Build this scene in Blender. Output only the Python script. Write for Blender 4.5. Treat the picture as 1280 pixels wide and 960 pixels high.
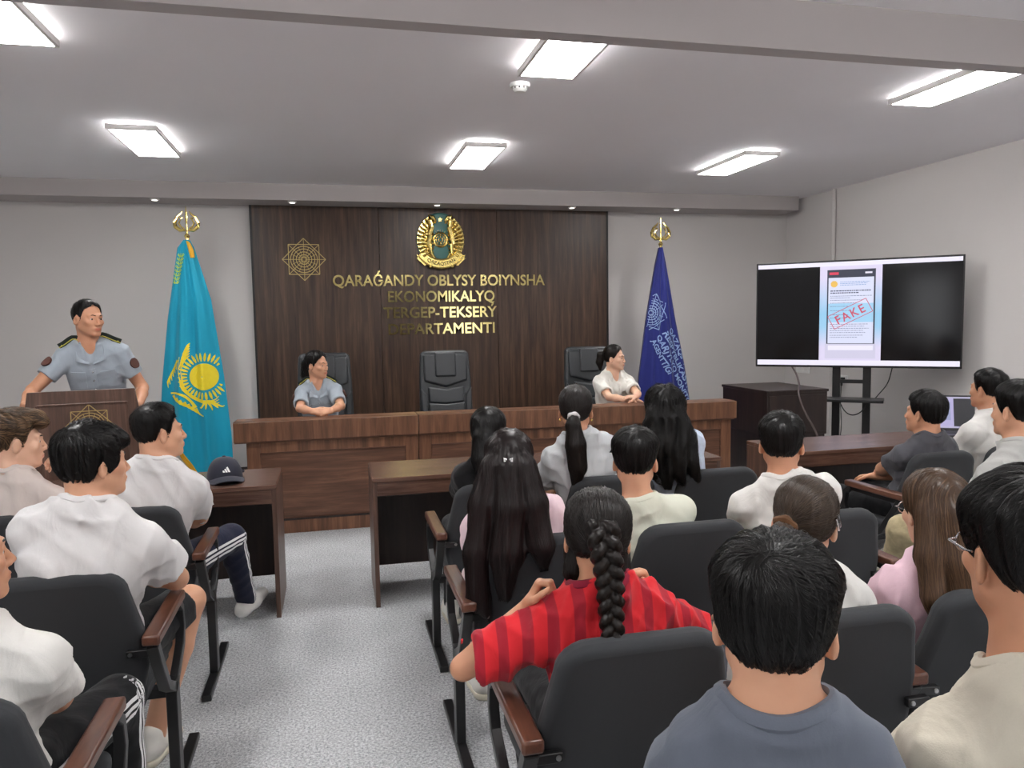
import bpy, bmesh, math, random
import numpy as np
from mathutils import Vector, Matrix
for o in list(bpy.data.objects):
    bpy.data.objects.remove(o)
SC = bpy.context.scene
COL = SC.collection
R = math.radians
PI = math.pi

# ------------------------------------------------------------------ camera
def make_camera():
    yaw, pitch, roll = R(13.3), R(-4.75), R(0.94)
    F = Vector((math.sin(yaw)*math.cos(pitch), math.cos(yaw)*math.cos(pitch), math.sin(pitch)))
    Rt = Vector((math.cos(yaw), -math.sin(yaw), 0.0))
    U = Rt.cross(F)
    R2 = math.cos(roll)*Rt - math.sin(roll)*U
    U2 = math.cos(roll)*U + math.sin(roll)*Rt
    m = Matrix((R2, U2, -F)).transposed().to_4x4()
    m.translation = (0, 0, 1.62)
    cd = bpy.data.cameras.new('camera'); co = bpy.data.objects.new('camera', cd); COL.objects.link(co)
    cd.sensor_width = 36.0; cd.sensor_fit = 'HORIZONTAL'
    cd.lens = 36.0*948.0/1280.0
    cd.clip_start = 0.05
    co.matrix_world = m
    SC.camera = co
make_camera()

# ------------------------------------------------------------------ light and exposure
LAMP_STRENGTH = 24.0
WINDOW_STRENGTH = 2.2
SC.view_settings.view_transform = 'Standard'
SC.view_settings.look = 'None'
SC.view_settings.gamma = 1.0
SC.view_settings.use_curve_mapping = False
SC.view_settings.exposure = 0.58
wd = bpy.data.worlds.new('world'); SC.world = wd
wd.use_nodes = True
wd.node_tree.nodes['Background'].inputs['Color'].default_value = (0.8, 0.85, 1.0, 1)
wd.node_tree.nodes['Background'].inputs['Strength'].default_value = 0.3

# ------------------------------------------------------------------ materials
def s2l(c):
    return tuple(((v/255)/12.92 if v/255 <= 0.04045 else ((v/255+0.055)/1.055)**2.4) for v in c)

def _new(name):
    m = bpy.data.materials.new(name); m.use_nodes = True
    nt = m.node_tree
    return m, nt, nt.nodes['Principled BSDF']

def mat(name, col, rough=0.6, metal=0.0, spec=0.5, var=0.06, scale=30.0, bump=0.0, bscale=200.0, coat=0.0, sheen=0.0):
    """plain procedural material with a slight noise variation and optional bump"""
    m, nt, b = _new(name)
    N, L = nt.nodes, nt.links
    tc = N.new('ShaderNodeTexCoord')
    nz = N.new('ShaderNodeTexNoise'); nz.inputs['Scale'].default_value = scale; nz.inputs['Detail'].default_value = 4
    L.new(tc.outputs['Object'], nz.inputs['Vector'])
    mx = N.new('ShaderNodeMixRGB')
    mx.inputs[1].default_value = (*[max(0, c*(1-var)) for c in col], 1)
    mx.inputs[2].default_value = (*[min(1, c*(1+var)) for c in col], 1)
    L.new(nz.outputs['Fac'], mx.inputs[0]); L.new(mx.outputs[0], b.inputs['Base Color'])
    b.inputs['Roughness'].default_value = rough; b.inputs['Metallic'].default_value = metal
    b.inputs['Specular IOR Level'].default_value = spec
    b.inputs['Coat Weight'].default_value = coat
    b.inputs['Sheen Weight'].default_value = sheen
    if bump:
        n2 = N.new('ShaderNodeTexNoise'); n2.inputs['Scale'].default_value = bscale; n2.inputs['Detail'].default_value = 3
        L.new(tc.outputs['Object'], n2.inputs['Vector'])
        bp = N.new('ShaderNodeBump'); bp.inputs['Strength'].default_value = bump; bp.inputs['Distance'].default_value = 0.01
        L.new(n2.outputs['Fac'], bp.inputs['Height']); L.new(bp.outputs['Normal'], b.inputs['Normal'])
    return m

def wood(name, c1, c2, c3, vec, rough=0.35, spec=0.5, fine=1.0):
    """wood grain stretched along one axis (vec = noise scale per axis)"""
    m, nt, b = _new(name)
    N, L = nt.nodes, nt.links
    tc = N.new('ShaderNodeTexCoord')
    mp = N.new('ShaderNodeMapping'); mp.inputs['Scale'].default_value = vec
    L.new(tc.outputs['Object'], mp.inputs['Vector'])
    n1 = N.new('ShaderNodeTexNoise'); n1.inputs['Scale'].default_value = 1.0; n1.inputs['Detail'].default_value = 6; n1.inputs['Roughness'].default_value = 0.65; n1.inputs['Distortion'].default_value = 0.3
    L.new(mp.outputs['Vector'], n1.inputs['Vector'])
    rp = N.new('ShaderNodeValToRGB')
    rp.color_ramp.elements[0].position = 0.3; rp.color_ramp.elements[0].color = (*c1, 1)
    rp.color_ramp.elements[1].position = 0.72; rp.color_ramp.elements[1].color = (*c3, 1)
    e = rp.color_ramp.elements.new(0.5); e.color = (*c2, 1)
    L.new(n1.outputs['Fac'], rp.inputs['Fac'])
    n2 = N.new('ShaderNodeTexNoise'); n2.inputs['Scale'].default_value = 5.0*fine; n2.inputs['Detail'].default_value = 3
    L.new(mp.outputs['Vector'], n2.inputs['Vector'])
    mx = N.new('ShaderNodeMixRGB'); mx.blend_type = 'MULTIPLY'; mx.inputs[0].default_value = 0.35
    L.new(rp.outputs['Color'], mx.inputs[1]); L.new(n2.outputs['Fac'], mx.inputs[2])
    L.new(mx.outputs[0], b.inputs['Base Color'])
    b.inputs['Roughness'].default_value = rough; b.inputs['Specular IOR Level'].default_value = spec
    bp = N.new('ShaderNodeBump'); bp.inputs['Strength'].default_value = 0.05; bp.inputs['Distance'].default_value = 0.005
    L.new(n2.outputs['Fac'], bp.inputs['Height']); L.new(bp.outputs['Normal'], b.inputs['Normal'])
    return m

def emit(name, col, strength, base=1.0):
    m, nt, b = _new(name)
    b.inputs['Base Color'].default_value = (*[min(1, c*base) for c in col], 1)
    b.inputs['Emission Color'].default_value = (*col, 1)
    b.inputs['Emission Strength'].default_value = strength
    b.inputs['Roughness'].default_value = 0.4
    return m

def carpet_mat():
    m, nt, b = _new('grey_carpet')
    N, L = nt.nodes, nt.links
    tc = N.new('ShaderNodeTexCoord')
    n1 = N.new('ShaderNodeTexNoise'); n1.inputs['Scale'].default_value = 95; n1.inputs['Detail'].default_value = 5; n1.inputs['Roughness'].default_value = 0.8
    n2 = N.new('ShaderNodeTexNoise'); n2.inputs['Scale'].default_value = 2.2; n2.inputs['Detail'].default_value = 3
    for n in (n1, n2): L.new(tc.outputs['Object'], n.inputs['Vector'])
    rp = N.new('ShaderNodeValToRGB')
    rp.color_ramp.elements[0].position = 0.36; rp.color_ramp.elements[0].color = (*s2l((128, 130, 134)), 1)
    rp.color_ramp.elements[1].position = 0.62; rp.color_ramp.elements[1].color = (*s2l((226, 228, 230)), 1)
    L.new(n1.outputs['Fac'], rp.inputs['Fac'])
    r2 = N.new('ShaderNodeValToRGB')
    r2.color_ramp.elements[0].position = 0.3; r2.color_ramp.elements[0].color = (0.82, 0.82, 0.82, 1)
    r2.color_ramp.elements[1].position = 0.7; r2.color_ramp.elements[1].color = (1, 1, 1, 1)
    L.new(n2.outputs['Fac'], r2.inputs['Fac'])
    mx = N.new('ShaderNodeMixRGB'); mx.blend_type = 'MULTIPLY'; mx.inputs[0].default_value = 1
    L.new(rp.outputs[0], mx.inputs[1]); L.new(r2.outputs[0], mx.inputs[2]); L.new(mx.outputs[0], b.inputs['Base Color'])
    b.inputs['Roughness'].default_value = 0.95; b.inputs['Specular IOR Level'].default_value = 0.15
    bp = N.new('ShaderNodeBump'); bp.inputs['Strength'].default_value = 0.5; bp.inputs['Distance'].default_value = 0.01
    L.new(n1.outputs['Fac'], bp.inputs['Height']); L.new(bp.outputs['Normal'], b.inputs['Normal'])
    return m

def wall_mat(name, col, rough=0.85):
    return mat(name, col, rough=rough, spec=0.25, var=0.025, scale=1.5, bump=0.05, bscale=260)

def fabric(name, col, rough=0.85, wr=0.35, wscale=9.0):
    """cloth: noise tint + soft creases in the bump + fine weave"""
    m, nt, b = _new(name)
    N, L = nt.nodes, nt.links
    tc = N.new('ShaderNodeTexCoord')
    mp = N.new('ShaderNodeMapping'); mp.inputs['Scale'].default_value = (1, 1, 0.6); mp.inputs['Rotation'].default_value = (0.3, 0.5, 0.4)
    L.new(tc.outputs['Object'], mp.inputs['Vector'])
    n1 = N.new('ShaderNodeTexNoise'); n1.inputs['Scale'].default_value = wscale; n1.inputs['Detail'].default_value = 3; n1.inputs['Distortion'].default_value = 1.2
    L.new(mp.outputs['Vector'], n1.inputs['Vector'])
    n2 = N.new('ShaderNodeTexNoise'); n2.inputs['Scale'].default_value = 420; n2.inputs['Detail'].default_value = 2
    L.new(tc.outputs['Object'], n2.inputs['Vector'])
    mx = N.new('ShaderNodeMixRGB')
    mx.inputs[1].default_value = (*[c*0.95 for c in col], 1); mx.inputs[2].default_value = (*[min(1, c*1.04) for c in col], 1)
    L.new(n2.outputs['Fac'], mx.inputs[0]); L.new(mx.outputs[0], b.inputs['Base Color'])
    bp = N.new('ShaderNodeBump'); bp.inputs['Strength'].default_value = wr; bp.inputs['Distance'].default_value = 0.02
    L.new(n1.outputs['Fac'], bp.inputs['Height'])
    b2 = N.new('ShaderNodeBump'); b2.inputs['Strength'].default_value = 0.12; b2.inputs['Distance'].default_value = 0.003
    L.new(n2.outputs['Fac'], b2.inputs['Height']); L.new(bp.outputs['Normal'], b2.inputs['Normal'])
    L.new(b2.outputs['Normal'], b.inputs['Normal'])
    b.inputs['Roughness'].default_value = rough; b.inputs['Specular IOR Level'].default_value = 0.25
    b.inputs['Sheen Weight'].default_value = 0.1
    return m

def striped_fabric(name, c1, c2, freq, thr=0.55):
    m = fabric(name, c1)
    nt = m.node_tree; N, L = nt.nodes, nt.links
    b = N['Principled BSDF']
    tc = N.new('ShaderNodeTexCoord'); sx = N.new('ShaderNodeSeparateXYZ'); L.new(tc.outputs['Object'], sx.inputs[0])
    nz = N.new('ShaderNodeTexNoise'); nz.inputs['Scale'].default_value = 5; L.new(tc.outputs['Object'], nz.inputs['Vector'])
    ad = N.new('ShaderNodeMath'); ad.operation = 'MULTIPLY_ADD'; ad.inputs[1].default_value = 0.012
    L.new(nz.outputs['Fac'], ad.inputs[0]); L.new(sx.outputs['X'], ad.inputs[2])
    ml = N.new('ShaderNodeMath'); ml.operation = 'MULTIPLY'; ml.inputs[1].default_value = freq; L.new(ad.outputs[0], ml.inputs[0])
    sn = N.new('ShaderNodeMath'); sn.operation = 'SINE'; L.new(ml.outputs[0], sn.inputs[0])
    rp = N.new('ShaderNodeValToRGB')
    rp.color_ramp.elements[0].position = thr-0.04; rp.color_ramp.elements[0].color = (*c1, 1)
    rp.color_ramp.elements[1].position = thr+0.04; rp.color_ramp.elements[1].color = (*c2, 1)
    m2 = N.new('ShaderNodeMath'); m2.operation = 'MULTIPLY_ADD'; m2.inputs[1].default_value = 0.5; m2.inputs[2].default_value = 0.5
    L.new(sn.outputs[0], m2.inputs[0]); L.new(m2.outputs[0], rp.inputs[0]); L.new(rp.outputs[0], b.inputs['Base Color'])
    return m

def attr_fabric(name, base, other, attr='mark'):
    """cloth whose vertex attribute (measured around the leg) picks sewn-on stripes"""
    m = fabric(name, base)
    nt = m.node_tree; N, L = nt.nodes, nt.links
    b = N['Principled BSDF']
    at = N.new('ShaderNodeAttribute'); at.attribute_name = attr
    # three stripes: fract(u/16mm) < .5 for |u| < 24mm
    ab = N.new('ShaderNodeMath'); ab.operation = 'ABSOLUTE'; L.new(at.outputs['Fac'], ab.inputs[0])
    lt = N.new('ShaderNodeMath'); lt.operation = 'LESS_THAN'; lt.inputs[1].default_value = 0.030; L.new(ab.outputs[0], lt.inputs[0])
    ml = N.new('ShaderNodeMath'); ml.operation = 'MULTIPLY_ADD'; ml.inputs[1].default_value = 1/0.0205; ml.inputs[2].default_value = 10.3; L.new(at.outputs['Fac'], ml.inputs[0])
    fr = N.new('ShaderNodeMath'); fr.operation = 'FRACT'; L.new(ml.outputs[0], fr.inputs[0])
    l2 = N.new('ShaderNodeMath'); l2.operation = 'LESS_THAN'; l2.inputs[1].default_value = 0.58; L.new(fr.outputs[0], l2.inputs[0])
    an = N.new('ShaderNodeMath'); an.operation = 'MULTIPLY'; L.new(lt.outputs[0], an.inputs[0]); L.new(l2.outputs[0], an.inputs[1])
    mx = N.new('ShaderNodeMixRGB'); mx.inputs[1].default_value = (*base, 1); mx.inputs[2].default_value = (*other, 1)
    L.new(an.outputs[0], mx.inputs[0]); L.new(mx.outputs[0], b.inputs['Base Color'])
    return m

def skin_mat(name, col):
    m, nt, b = _new(name)
    N, L = nt.nodes, nt.links
    tc = N.new('ShaderNodeTexCoord')
    nz = N.new('ShaderNodeTexNoise'); nz.inputs['Scale'].default_value = 22; nz.inputs['Detail'].default_value = 4
    L.new(tc.outputs['Object'], nz.inputs['Vector'])
    mx = N.new('ShaderNodeMixRGB')
    mx.inputs[1].default_value = (col[0]*0.93, col[1]*0.88, col[2]*0.86, 1); mx.inputs[2].default_value = (*[min(1, c*1.07) for c in col], 1)
    L.new(nz.outputs['Fac'], mx.inputs[0])
    at = N.new('ShaderNodeAttribute'); at.attribute_name = 'lip'
    m2 = N.new('ShaderNodeMixRGB'); m2.inputs[2].default_value = (col[0]*0.78, col[1]*0.45, col[2]*0.45, 1)
    L.new(at.outputs['Fac'], m2.inputs[0]); L.new(mx.outputs[0], m2.inputs[1])
    L.new(m2.outputs[0], b.inputs['Base Color'])
    b.inputs['Roughness'].default_value = 0.5; b.inputs['Specular IOR Level'].default_value = 0.4
    b.inputs['Subsurface Weight'].default_value = 0.08
    b.inputs['Subsurface Radius'].default_value = (0.012, 0.005, 0.003)
    b.inputs['Subsurface Scale'].default_value = 1.0
    return m

def hair_mat(name, col, tip=None):
    m, nt, b = _new(name)
    N, L = nt.nodes, nt.links
    at = N.new('ShaderNodeAttribute'); at.attribute_name = 'shade'
    mx = N.new('ShaderNodeMixRGB')
    mx.inputs[1].default_value = (*[c*0.65 for c in col], 1); mx.inputs[2].default_value = (*[c*1.5 for c in (tip or col)], 1)
    L.new(at.outputs['Fac'], mx.inputs[0]); L.new(mx.outputs[0], b.inputs['Base Color'])
    b.inputs['Roughness'].default_value = 0.36; b.inputs['Specular IOR Level'].default_value = 0.28
    return m

# ------------------------------------------------------------------ mesh helpers
class MB:
    """collects simple solids; build() links them as one mesh object"""
    def __init__(self): self.v = []; self.f = []; self.m = []; self.mi = 0
    def _add(self, vs, fs):
        o = len(self.v); self.v += [tuple(p) for p in vs]; self.f += [tuple(i+o for i in f) for f in fs]; self.m += [self.mi]*len(fs)
    def box(self, lo, hi, M=None):
        x0, y0, z0 = lo; x1, y1, z1 = hi
        vs = [Vector(p) for p in ((x0,y0,z0),(x1,y0,z0),(x1,y1,z0),(x0,y1,z0),(x0,y0,z1),(x1,y0,z1),(x1,y1,z1),(x0,y1,z1))]
        if M is not None: vs = [M @ p for p in vs]
        self._add(vs, [(3,2,1,0),(4,5,6,7),(0,1,5,4),(1,2,6,5),(2,3,7,6),(3,0,4,7)])
        return self
    def prism(self, poly, y0, y1, M=None, bev=0.0):
        """poly in (x,z) extruded along y (counter-clockwise seen from -y)"""
        n = len(poly)
        vs = [Vector((x, y0, z)) for x, z in poly] + [Vector((x, y1, z)) for x, z in poly]
        if M is not None: vs = [M @ p for p in vs]
        fs = [tuple(range(n)), tuple(range(2*n-1, n-1, -1))] + [((i+1) % n, i, i+n, (i+1) % n+n) for i in range(n)]
        self._add(vs, fs); return self
    def tube(self, pts, r, n=8, flat=None, cap=True):
        """swept tube through pts; r number or list; flat=(a,b,up) gives a rectangular bar"""
        P = [Vector(p) for p in pts]; k = len(P)
        rs = r if isinstance(r, (list, tuple)) else [r]*k
        rings = []
        up = Vector((0.13, 0.21, 0.97)) if flat is None else Vector(flat[2])
        for i in range(k):
            t = (P[min(i+1, k-1)]-P[max(i-1, 0)]).normalized()
            a = t.cross(up)
            if a.length < 1e-4: a = t.cross(Vector((1, 0, 0.2)))
            a.normalize(); b = a.cross(t).normalized()
            if flat is None:
                rings.append([P[i]+(a*math.cos(2*PI*j/n)+b*math.sin(2*PI*j/n))*rs[i] for j in range(n)])
            else:
                w, h = flat[0]/2, flat[1]/2
                rings.append([P[i]+a*x*w+b*y*h for x, y in ((-1,-1),(1,-1),(1,1),(-1,1))])
        n = len(rings[0])
        vs = [p for r_ in rings for p in r_]
        fs = [(i*n+j, i*n+(j+1) % n, (i+1)*n+(j+1) % n, (i+1)*n+j) for i in range(k-1) for j in range(n)]
        if cap: fs += [tuple(range(n-1, -1, -1)), tuple((k-1)*n+j for j in range(n))]
        self._add(vs, fs); return self
    def lathe(self, prof, n=24, M=None):
        """profile (r,z) turned round z"""
        k = len(prof); vs = []
        for r, z in prof:
            for j in range(n):
                p = Vector((r*math.cos(2*PI*j/n), r*math.sin(2*PI*j/n), z)); vs.append(M @ p if M is not None else p)
        fs = [(i*n+j, i*n+(j+1) % n, (i+1)*n+(j+1) % n, (i+1)*n+j) for i in range(k-1) for j in range(n)]
        fs += [tuple(range(n-1, -1, -1)), tuple((k-1)*n+j for j in range(n))]
        self._add(vs, fs); return self
    def ball(self, c, r, n=12, M=None):
        rr = r if isinstance(r, (tuple, list)) else (r, r, r)
        pr = []
        vs = []; m = n//2
        for i in range(m+1):
            th = PI*i/m
            for j in range(n):
                ph = 2*PI*j/n
                p = Vector((c[0]+rr[0]*math.sin(th)*math.cos(ph), c[1]+rr[1]*math.sin(th)*math.sin(ph), c[2]-rr[2]*math.cos(th)))
                vs.append(M @ p if M is not None else p)
        fs = [(i*n+j, i*n+(j+1) % n, (i+1)*n+(j+1) % n, (i+1)*n+j) for i in range(m) for j in range(n)]
        self._add(vs, fs); return self
    def build(self, name, m, parent=None, bevel=0.0, smooth=True, seg=2):
        me = bpy.data.meshes.new(name); me.from_pydata(self.v, [], self.f)
        bm = bmesh.new(); bm.from_mesh(me)
        bmesh.ops.remove_doubles(bm, verts=bm.verts, dist=1e-6)
        bmesh.ops.recalc_face_normals(bm, faces=bm.faces)
        bm.to_mesh(me); bm.free()
        for mm in (m if isinstance(m, (list, tuple)) else [m]): me.materials.append(mm)
        if smooth:
            me.shade_smooth() if hasattr(me, 'shade_smooth') else None
            me.set_sharp_from_angle(angle=R(35))
        o = bpy.data.objects.new(name, me); COL.objects.link(o)
        if parent is not None: o.parent = parent
        if bevel:
            md = o.modifiers.new('bevel', 'BEVEL'); md.width = bevel; md.segments = seg; md.limit_method = 'ANGLE'; md.angle_limit = R(40)
        return o

def thing(name, label, cat, loc=(0, 0, 0), rz=0.0, group=None):
    o = bpy.data.objects.new(name, None); COL.objects.link(o)
    o.location = loc; o.rotation_euler = (0, 0, rz); o.empty_display_size = 0.1
    o['label'] = label; o['category'] = cat
    if group: o['group'] = group
    return o
def tag(o, label, cat, group=None):
    o['label'] = label; o['category'] = cat
    if group: o['group'] = group
    return o
def struct(o):
    o['kind'] = 'structure'; return o
def copy_tree(o, parent=None):
    c = o.copy(); COL.objects.link(c)
    if parent is not None: c.parent = parent
    for ch in list(o.children): copy_tree(ch, c)
    return c
def text_mesh(body, size, extrude=0.0, bold=0.0, align='CENTER', spacing=1.0):
    """text turned into plain vertices/faces (x right, y up)"""
    cu = bpy.data.curves.new('t', 'FONT'); cu.body = body; cu.size = size; cu.extrude = extrude
    cu.align_x = align; cu.offset = bold; cu.space_character = spacing; cu.resolution_u = 4
    ob = bpy.data.objects.new('t', cu); COL.objects.link(ob)
    dg = bpy.context.evaluated_depsgraph_get(); dg.update()
    me = bpy.data.meshes.new_from_object(ob.evaluated_get(dg))
    vs = [tuple(v.co) for v in me.vertices]; fs = [tuple(p.vertices) for p in me.polygons]
    bpy.data.objects.remove(ob); bpy.data.curves.remove(cu); bpy.data.meshes.remove(me)
    return vs, fs
def raw(name, vs, fs, m, parent=None, smooth=False):
    me = bpy.data.meshes.new(name); me.from_pydata([tuple(v) for v in vs], [], fs); me.update()
    me.materials.append(m)
    if smooth: me.shade_smooth()
    o = bpy.data.objects.new(name, me); COL.objects.link(o)
    if parent is not None: o.parent = parent
    return o
# ------------------------------------------------------------------ the room
XL, XR, YB, YF, CZ = -4.0, 5.68, 8.70, -3.2, 3.065
M_wall = wall_mat('grey_wall_paint', s2l((211, 207, 205)))
M_ceil = wall_mat('matt_white_ceiling', s2l((240, 238, 241)))
M_beam = wall_mat('grey_beam_paint', s2l((180, 174, 173)))
M_carpet = carpet_mat()
M_panel = wood('walnut_wall_panel', s2l((50, 35, 27)), s2l((76, 56, 44)), s2l((106, 80, 64)), (26, 26, 1.3), rough=0.36, spec=0.4)
M_desk = wood('walnut_desk_board', s2l((70, 48, 40)), s2l((98, 71, 60)), s2l((128, 97, 82)), (1.6, 26, 26), rough=0.27)
M_desk_v = wood('walnut_upright_board', s2l((64, 45, 37)), s2l((92, 67, 56)), s2l((120, 90, 76)), (26, 26, 1.6), rough=0.38)
M_bench = wood('bench_walnut_board', s2l((80, 54, 41)), s2l((108, 74, 57)), s2l((140, 101, 78)), (1.5, 22, 22), rough=0.4)
M_bench_v = wood('bench_walnut_ledge', s2l((86, 57, 42)), s2l((120, 82, 61)), s2l((154, 109, 81)), (20, 20, 1.5), rough=0.36)
M_dark = wood('dark_wenge_board', s2l((34, 24, 22)), s2l((46, 33, 30)), s2l((62, 46, 41)), (22, 22, 1.6), rough=0.42)
M_white = mat('white_plastic', s2l((232, 232, 230)), rough=0.4)
M_gold = mat('polished_gold', (0.84, 0.66, 0.22), rough=0.2, metal=1.0, var=0.08)
M_gold_m = mat('mirror_gold_letters', (0.62, 0.52, 0.22), rough=0.12, metal=1.0, var=0.04)
M_goldline = mat('brushed_gold_line', (0.50, 0.38, 0.16), rough=0.35, metal=0.8)
M_black = mat('black_powder_coat', (0.012, 0.012, 0.013), rough=0.35)
M_steel = mat('steel_bolt', (0.5, 0.5, 0.5), rough=0.3, metal=1.0)

def plane_box(name, lo, hi, m):
    return struct(MB().box(lo, hi).build(name, m, smooth=False))
plane_box('floor', (XL, YF, -0.1), (XR, YB, 0.0), M_carpet)
plane_box('ceiling', (XL, YF, CZ), (XR, YB, CZ+0.1), M_ceil)
plane_box('wall_back', (XL, YB, -0.1), (XR, YB+0.12, CZ+0.1), M_wall)
plane_box('wall_right', (XR, YF, -0.1), (XR+0.12, YB+0.12, CZ+0.1), M_wall)
plane_box('wall_left', (XL-0.12, YF, -0.1), (XL, YB+0.12, CZ+0.1), M_wall)
plane_box('wall_rear', (XL-0.12, YF-0.12, -0.1), (XR+0.12, YF, CZ+0.1), M_wall)
sf = struct(MB().box((XL, 8.27, 2.90), (XR-0.12, YB, CZ)).build('trim_1', M_beam, smooth=False))
bm_ = struct(MB().box((XL, 3.205, 2.842), (XR, 3.30, CZ)).build('trim_2', M_beam, smooth=False))
struct(MB().box((XL, YB-0.012, 0), (XR, YB, 0.07)).build('baseboard_back', M_dark, smooth=False))
struct(MB().box((XR-0.012, YF, 0), (XR, YB-0.012, 0.07)).build('baseboard_right', M_dark, smooth=False))
# riser pipe on the right wall
tag(MB().tube([(XR-0.03, 7.73, 0.0), (XR-0.03, 7.73, CZ)], 0.024, 14).build('riser_pipe', M_wall), 'painted vertical riser pipe on the grey right wall behind the television', 'pipe')
# rear windows: the letters mirror the right one, the left is added for light
M_day = emit('daylit_window_glass', (0.95, 0.97, 1.0), WINDOW_STRENGTH)
for i, (x0, x1) in enumerate(((2.98, 3.92), (-2.7, -1.7))):
    fr = struct(MB().box((x0-0.06, YF-0.02, 0.95), (x1+0.06, YF+0.03, 2.55)).build('window_%d' % (i+1), M_white, bevel=0.004))
    mb = MB()
    for a, b in ((x0, (x0+x1)/2-0.025), ((x0+x1)/2+0.025, x1)):
        mb.box((a, YF+0.02, 1.0), (b, YF+0.034, 2.5))
    mb.build('pane', M_day, fr)
dr = struct(MB().box((0.85, YF-0.02, 0.0), (2.85, YF+0.03, 2.6)).build('added_dark_door', M_dark, bevel=0.004))  # unseen dark door, added so the left letters mirror something dark
for x in (1.35, 2.35):
    MB().box((x-0.44, YF+0.03, 0.06), (x+0.44, YF+0.045, 2.5)).build('added_door_leaf', M_dark, dr, bevel=0.004)

# ceiling lamps ------------------------------------------------------
M_lens = emit('lamp_diffuser', (1.0, 0.985, 0.97), LAMP_STRENGTH)
M_upglow = emit('added_upglow', (1.0, 0.985, 0.97), LAMP_STRENGTH*5.0)  # added glow above each lamp frame, brightens the ceiling round it
M_lampframe = mat('lamp_body_white', s2l((225, 222, 220)), rough=0.4)
def ceiling_lamp(x, y, label, first=None):
    if first is not None:
        t = copy_tree(first); t.location = (x, y, CZ); t['label'] = label; return t
    t = thing('ceiling_lamp', label, 'ceiling lamp', (x, y, CZ), 0, 'rectangular ceiling lamps')
    mb = MB()
    mb.box((-0.17, -0.46, -0.05), (0.17, -0.44, -0.012)); mb.box((-0.17, 0.44, -0.05), (0.17, 0.46, -0.012))
    mb.box((-0.17, -0.44, -0.05), (-0.152, 0.44, -0.012)); mb.box((0.152, -0.44, -0.05), (0.17, 0.44, -0.012)); mb.box((-0.152, -0.44, -0.03), (0.152, 0.44, -0.012))
    mb.build('lamp_frame', M_lampframe, t, bevel=0.003)
    MB().box((-0.151, -0.439, -0.049), (0.151, 0.439, -0.032)).build('diffuser', M_lens, t, smooth=False)
    MB().box((-0.135, -0.425, -0.0118), (0.135, 0.425, 0.0)).build('added_upglow_slab', M_upglow, t, smooth=False)
    return t
l0 = ceiling_lamp(-1.33, 6.43, 'glowing rectangular lamp above the light blue flag, left of the back row of lamps')
ceiling_lamp(1.26, 6.55, 'glowing rectangular lamp in front of the gold crest, middle of the back row', l0)
ceiling_lamp(3.69, 6.48, 'glowing rectangular lamp nearest the television, right of the back row', l0)
ceiling_lamp(-1.44, 3.87, 'large glowing lamp cut off by the top left corner of the photo', l0)
ceiling_lamp(1.26, 3.89, 'glowing lamp beside the smoke detector, partly hidden by the ceiling beam', l0)
ceiling_lamp(3.84, 4.02, 'glowing lamp by the right wall, partly hidden by the ceiling beam at far right', l0)
for x in (-1.4, 1.26, 3.84):  # lamps out of view, added for illumination
    for y in (1.3, -1.3):
        ceiling_lamp(x, y, 'unseen rectangular lamp added for illumination on the ceiling this side of the beam', l0)
# smoke detector
t = thing('smoke_detector', 'small round white smoke detector on the ceiling beside a lamp', 'smoke detector', (1.175, 4.63, CZ))
MB().lathe([(0.0, 0), (0.062, 0), (0.062, -0.012), (0.058, -0.022), (0.0, -0.022)], 28).build('base', M_white, t)
MB().lathe([(0.0, -0.022), (0.045, -0.022), (0.045, -0.034), (0.03, -0.05), (0.0, -0.052)], 28).build('sensor_cap', M_white, t)
mb = MB()
for k in range(10):
    a = 2*PI*k/10; mb.box((0.0445, -0.004, -0.034), (0.0465, 0.004, -0.024), Matrix.Rotation(a, 4, 'Z'))
mb.build('vent_slots', M_black, t)
# little spots under the soffit
M_spot = emit('spot_glow', (1.0, 0.95, 0.88), 1.5)
def spot(x, y, label, first=None):
    if first is not None:
        t = copy_tree(first); t.location = (x, y, 2.90); t['label'] = label; return t
    t = thing('recessed_spotlight', label, 'spotlight', (x, y, 2.90), 0, 'small spotlights under the soffit')
    MB().lathe([(0.0, 0), (0.045, 0), (0.045, -0.006), (0.034, -0.012), (0.0, -0.012)], 22).build('trim_ring', M_white, t)
    MB().lathe([(0.0, -0.012), (0.03, -0.012), (0.028, -0.016), (0.0, -0.017)], 22).build('bulb', M_spot, t)
    return t
s0 = spot(-1.68, 8.36, 'small round spotlight in the soffit left of the light blue flag tip')
for x, lb in ((-0.35, 'small round spotlight in the soffit above the wall star emblem'), (1.17, 'small round spotlight in the soffit above the gold crest'),
              (2.71, 'small round spotlight in the soffit over the right end of the wood panel'), (4.0, 'small round spotlight in the soffit right of the dark blue flag')):
    spot(x, 8.36, lb, s0)

# wood wall panel ----------------------------------------------------
PY = 8.645
mb = MB()
pw = 4.02/3
t = thing('wood_wall_panel', 'large dark walnut panel on the back wall behind the bench', 'wall panel', (1.22, YB, 0))
for k in range(3):
    MB().box((-2.01+k*pw+0.0015, PY-YB, 0.02), (-2.01+(k+1)*pw-0.0015, -0.002, 2.945)).build('panel_board', M_panel, t, bevel=0.003)
mb = MB(); mb.box((-2.03, PY-YB-0.004, 0.0), (-2.008, -0.001, 2.955)); mb.box((2.008, PY-YB-0.004, 0.0), (2.03, -0.001, 2.955)); mb.box((-2.03, PY-YB-0.004, 2.945), (2.03, -0.001, 2.965))
mb.build('edge_strip', mat('black_edge_strip', (0.012, 0.011, 0.011), rough=0.5), t)

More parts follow.
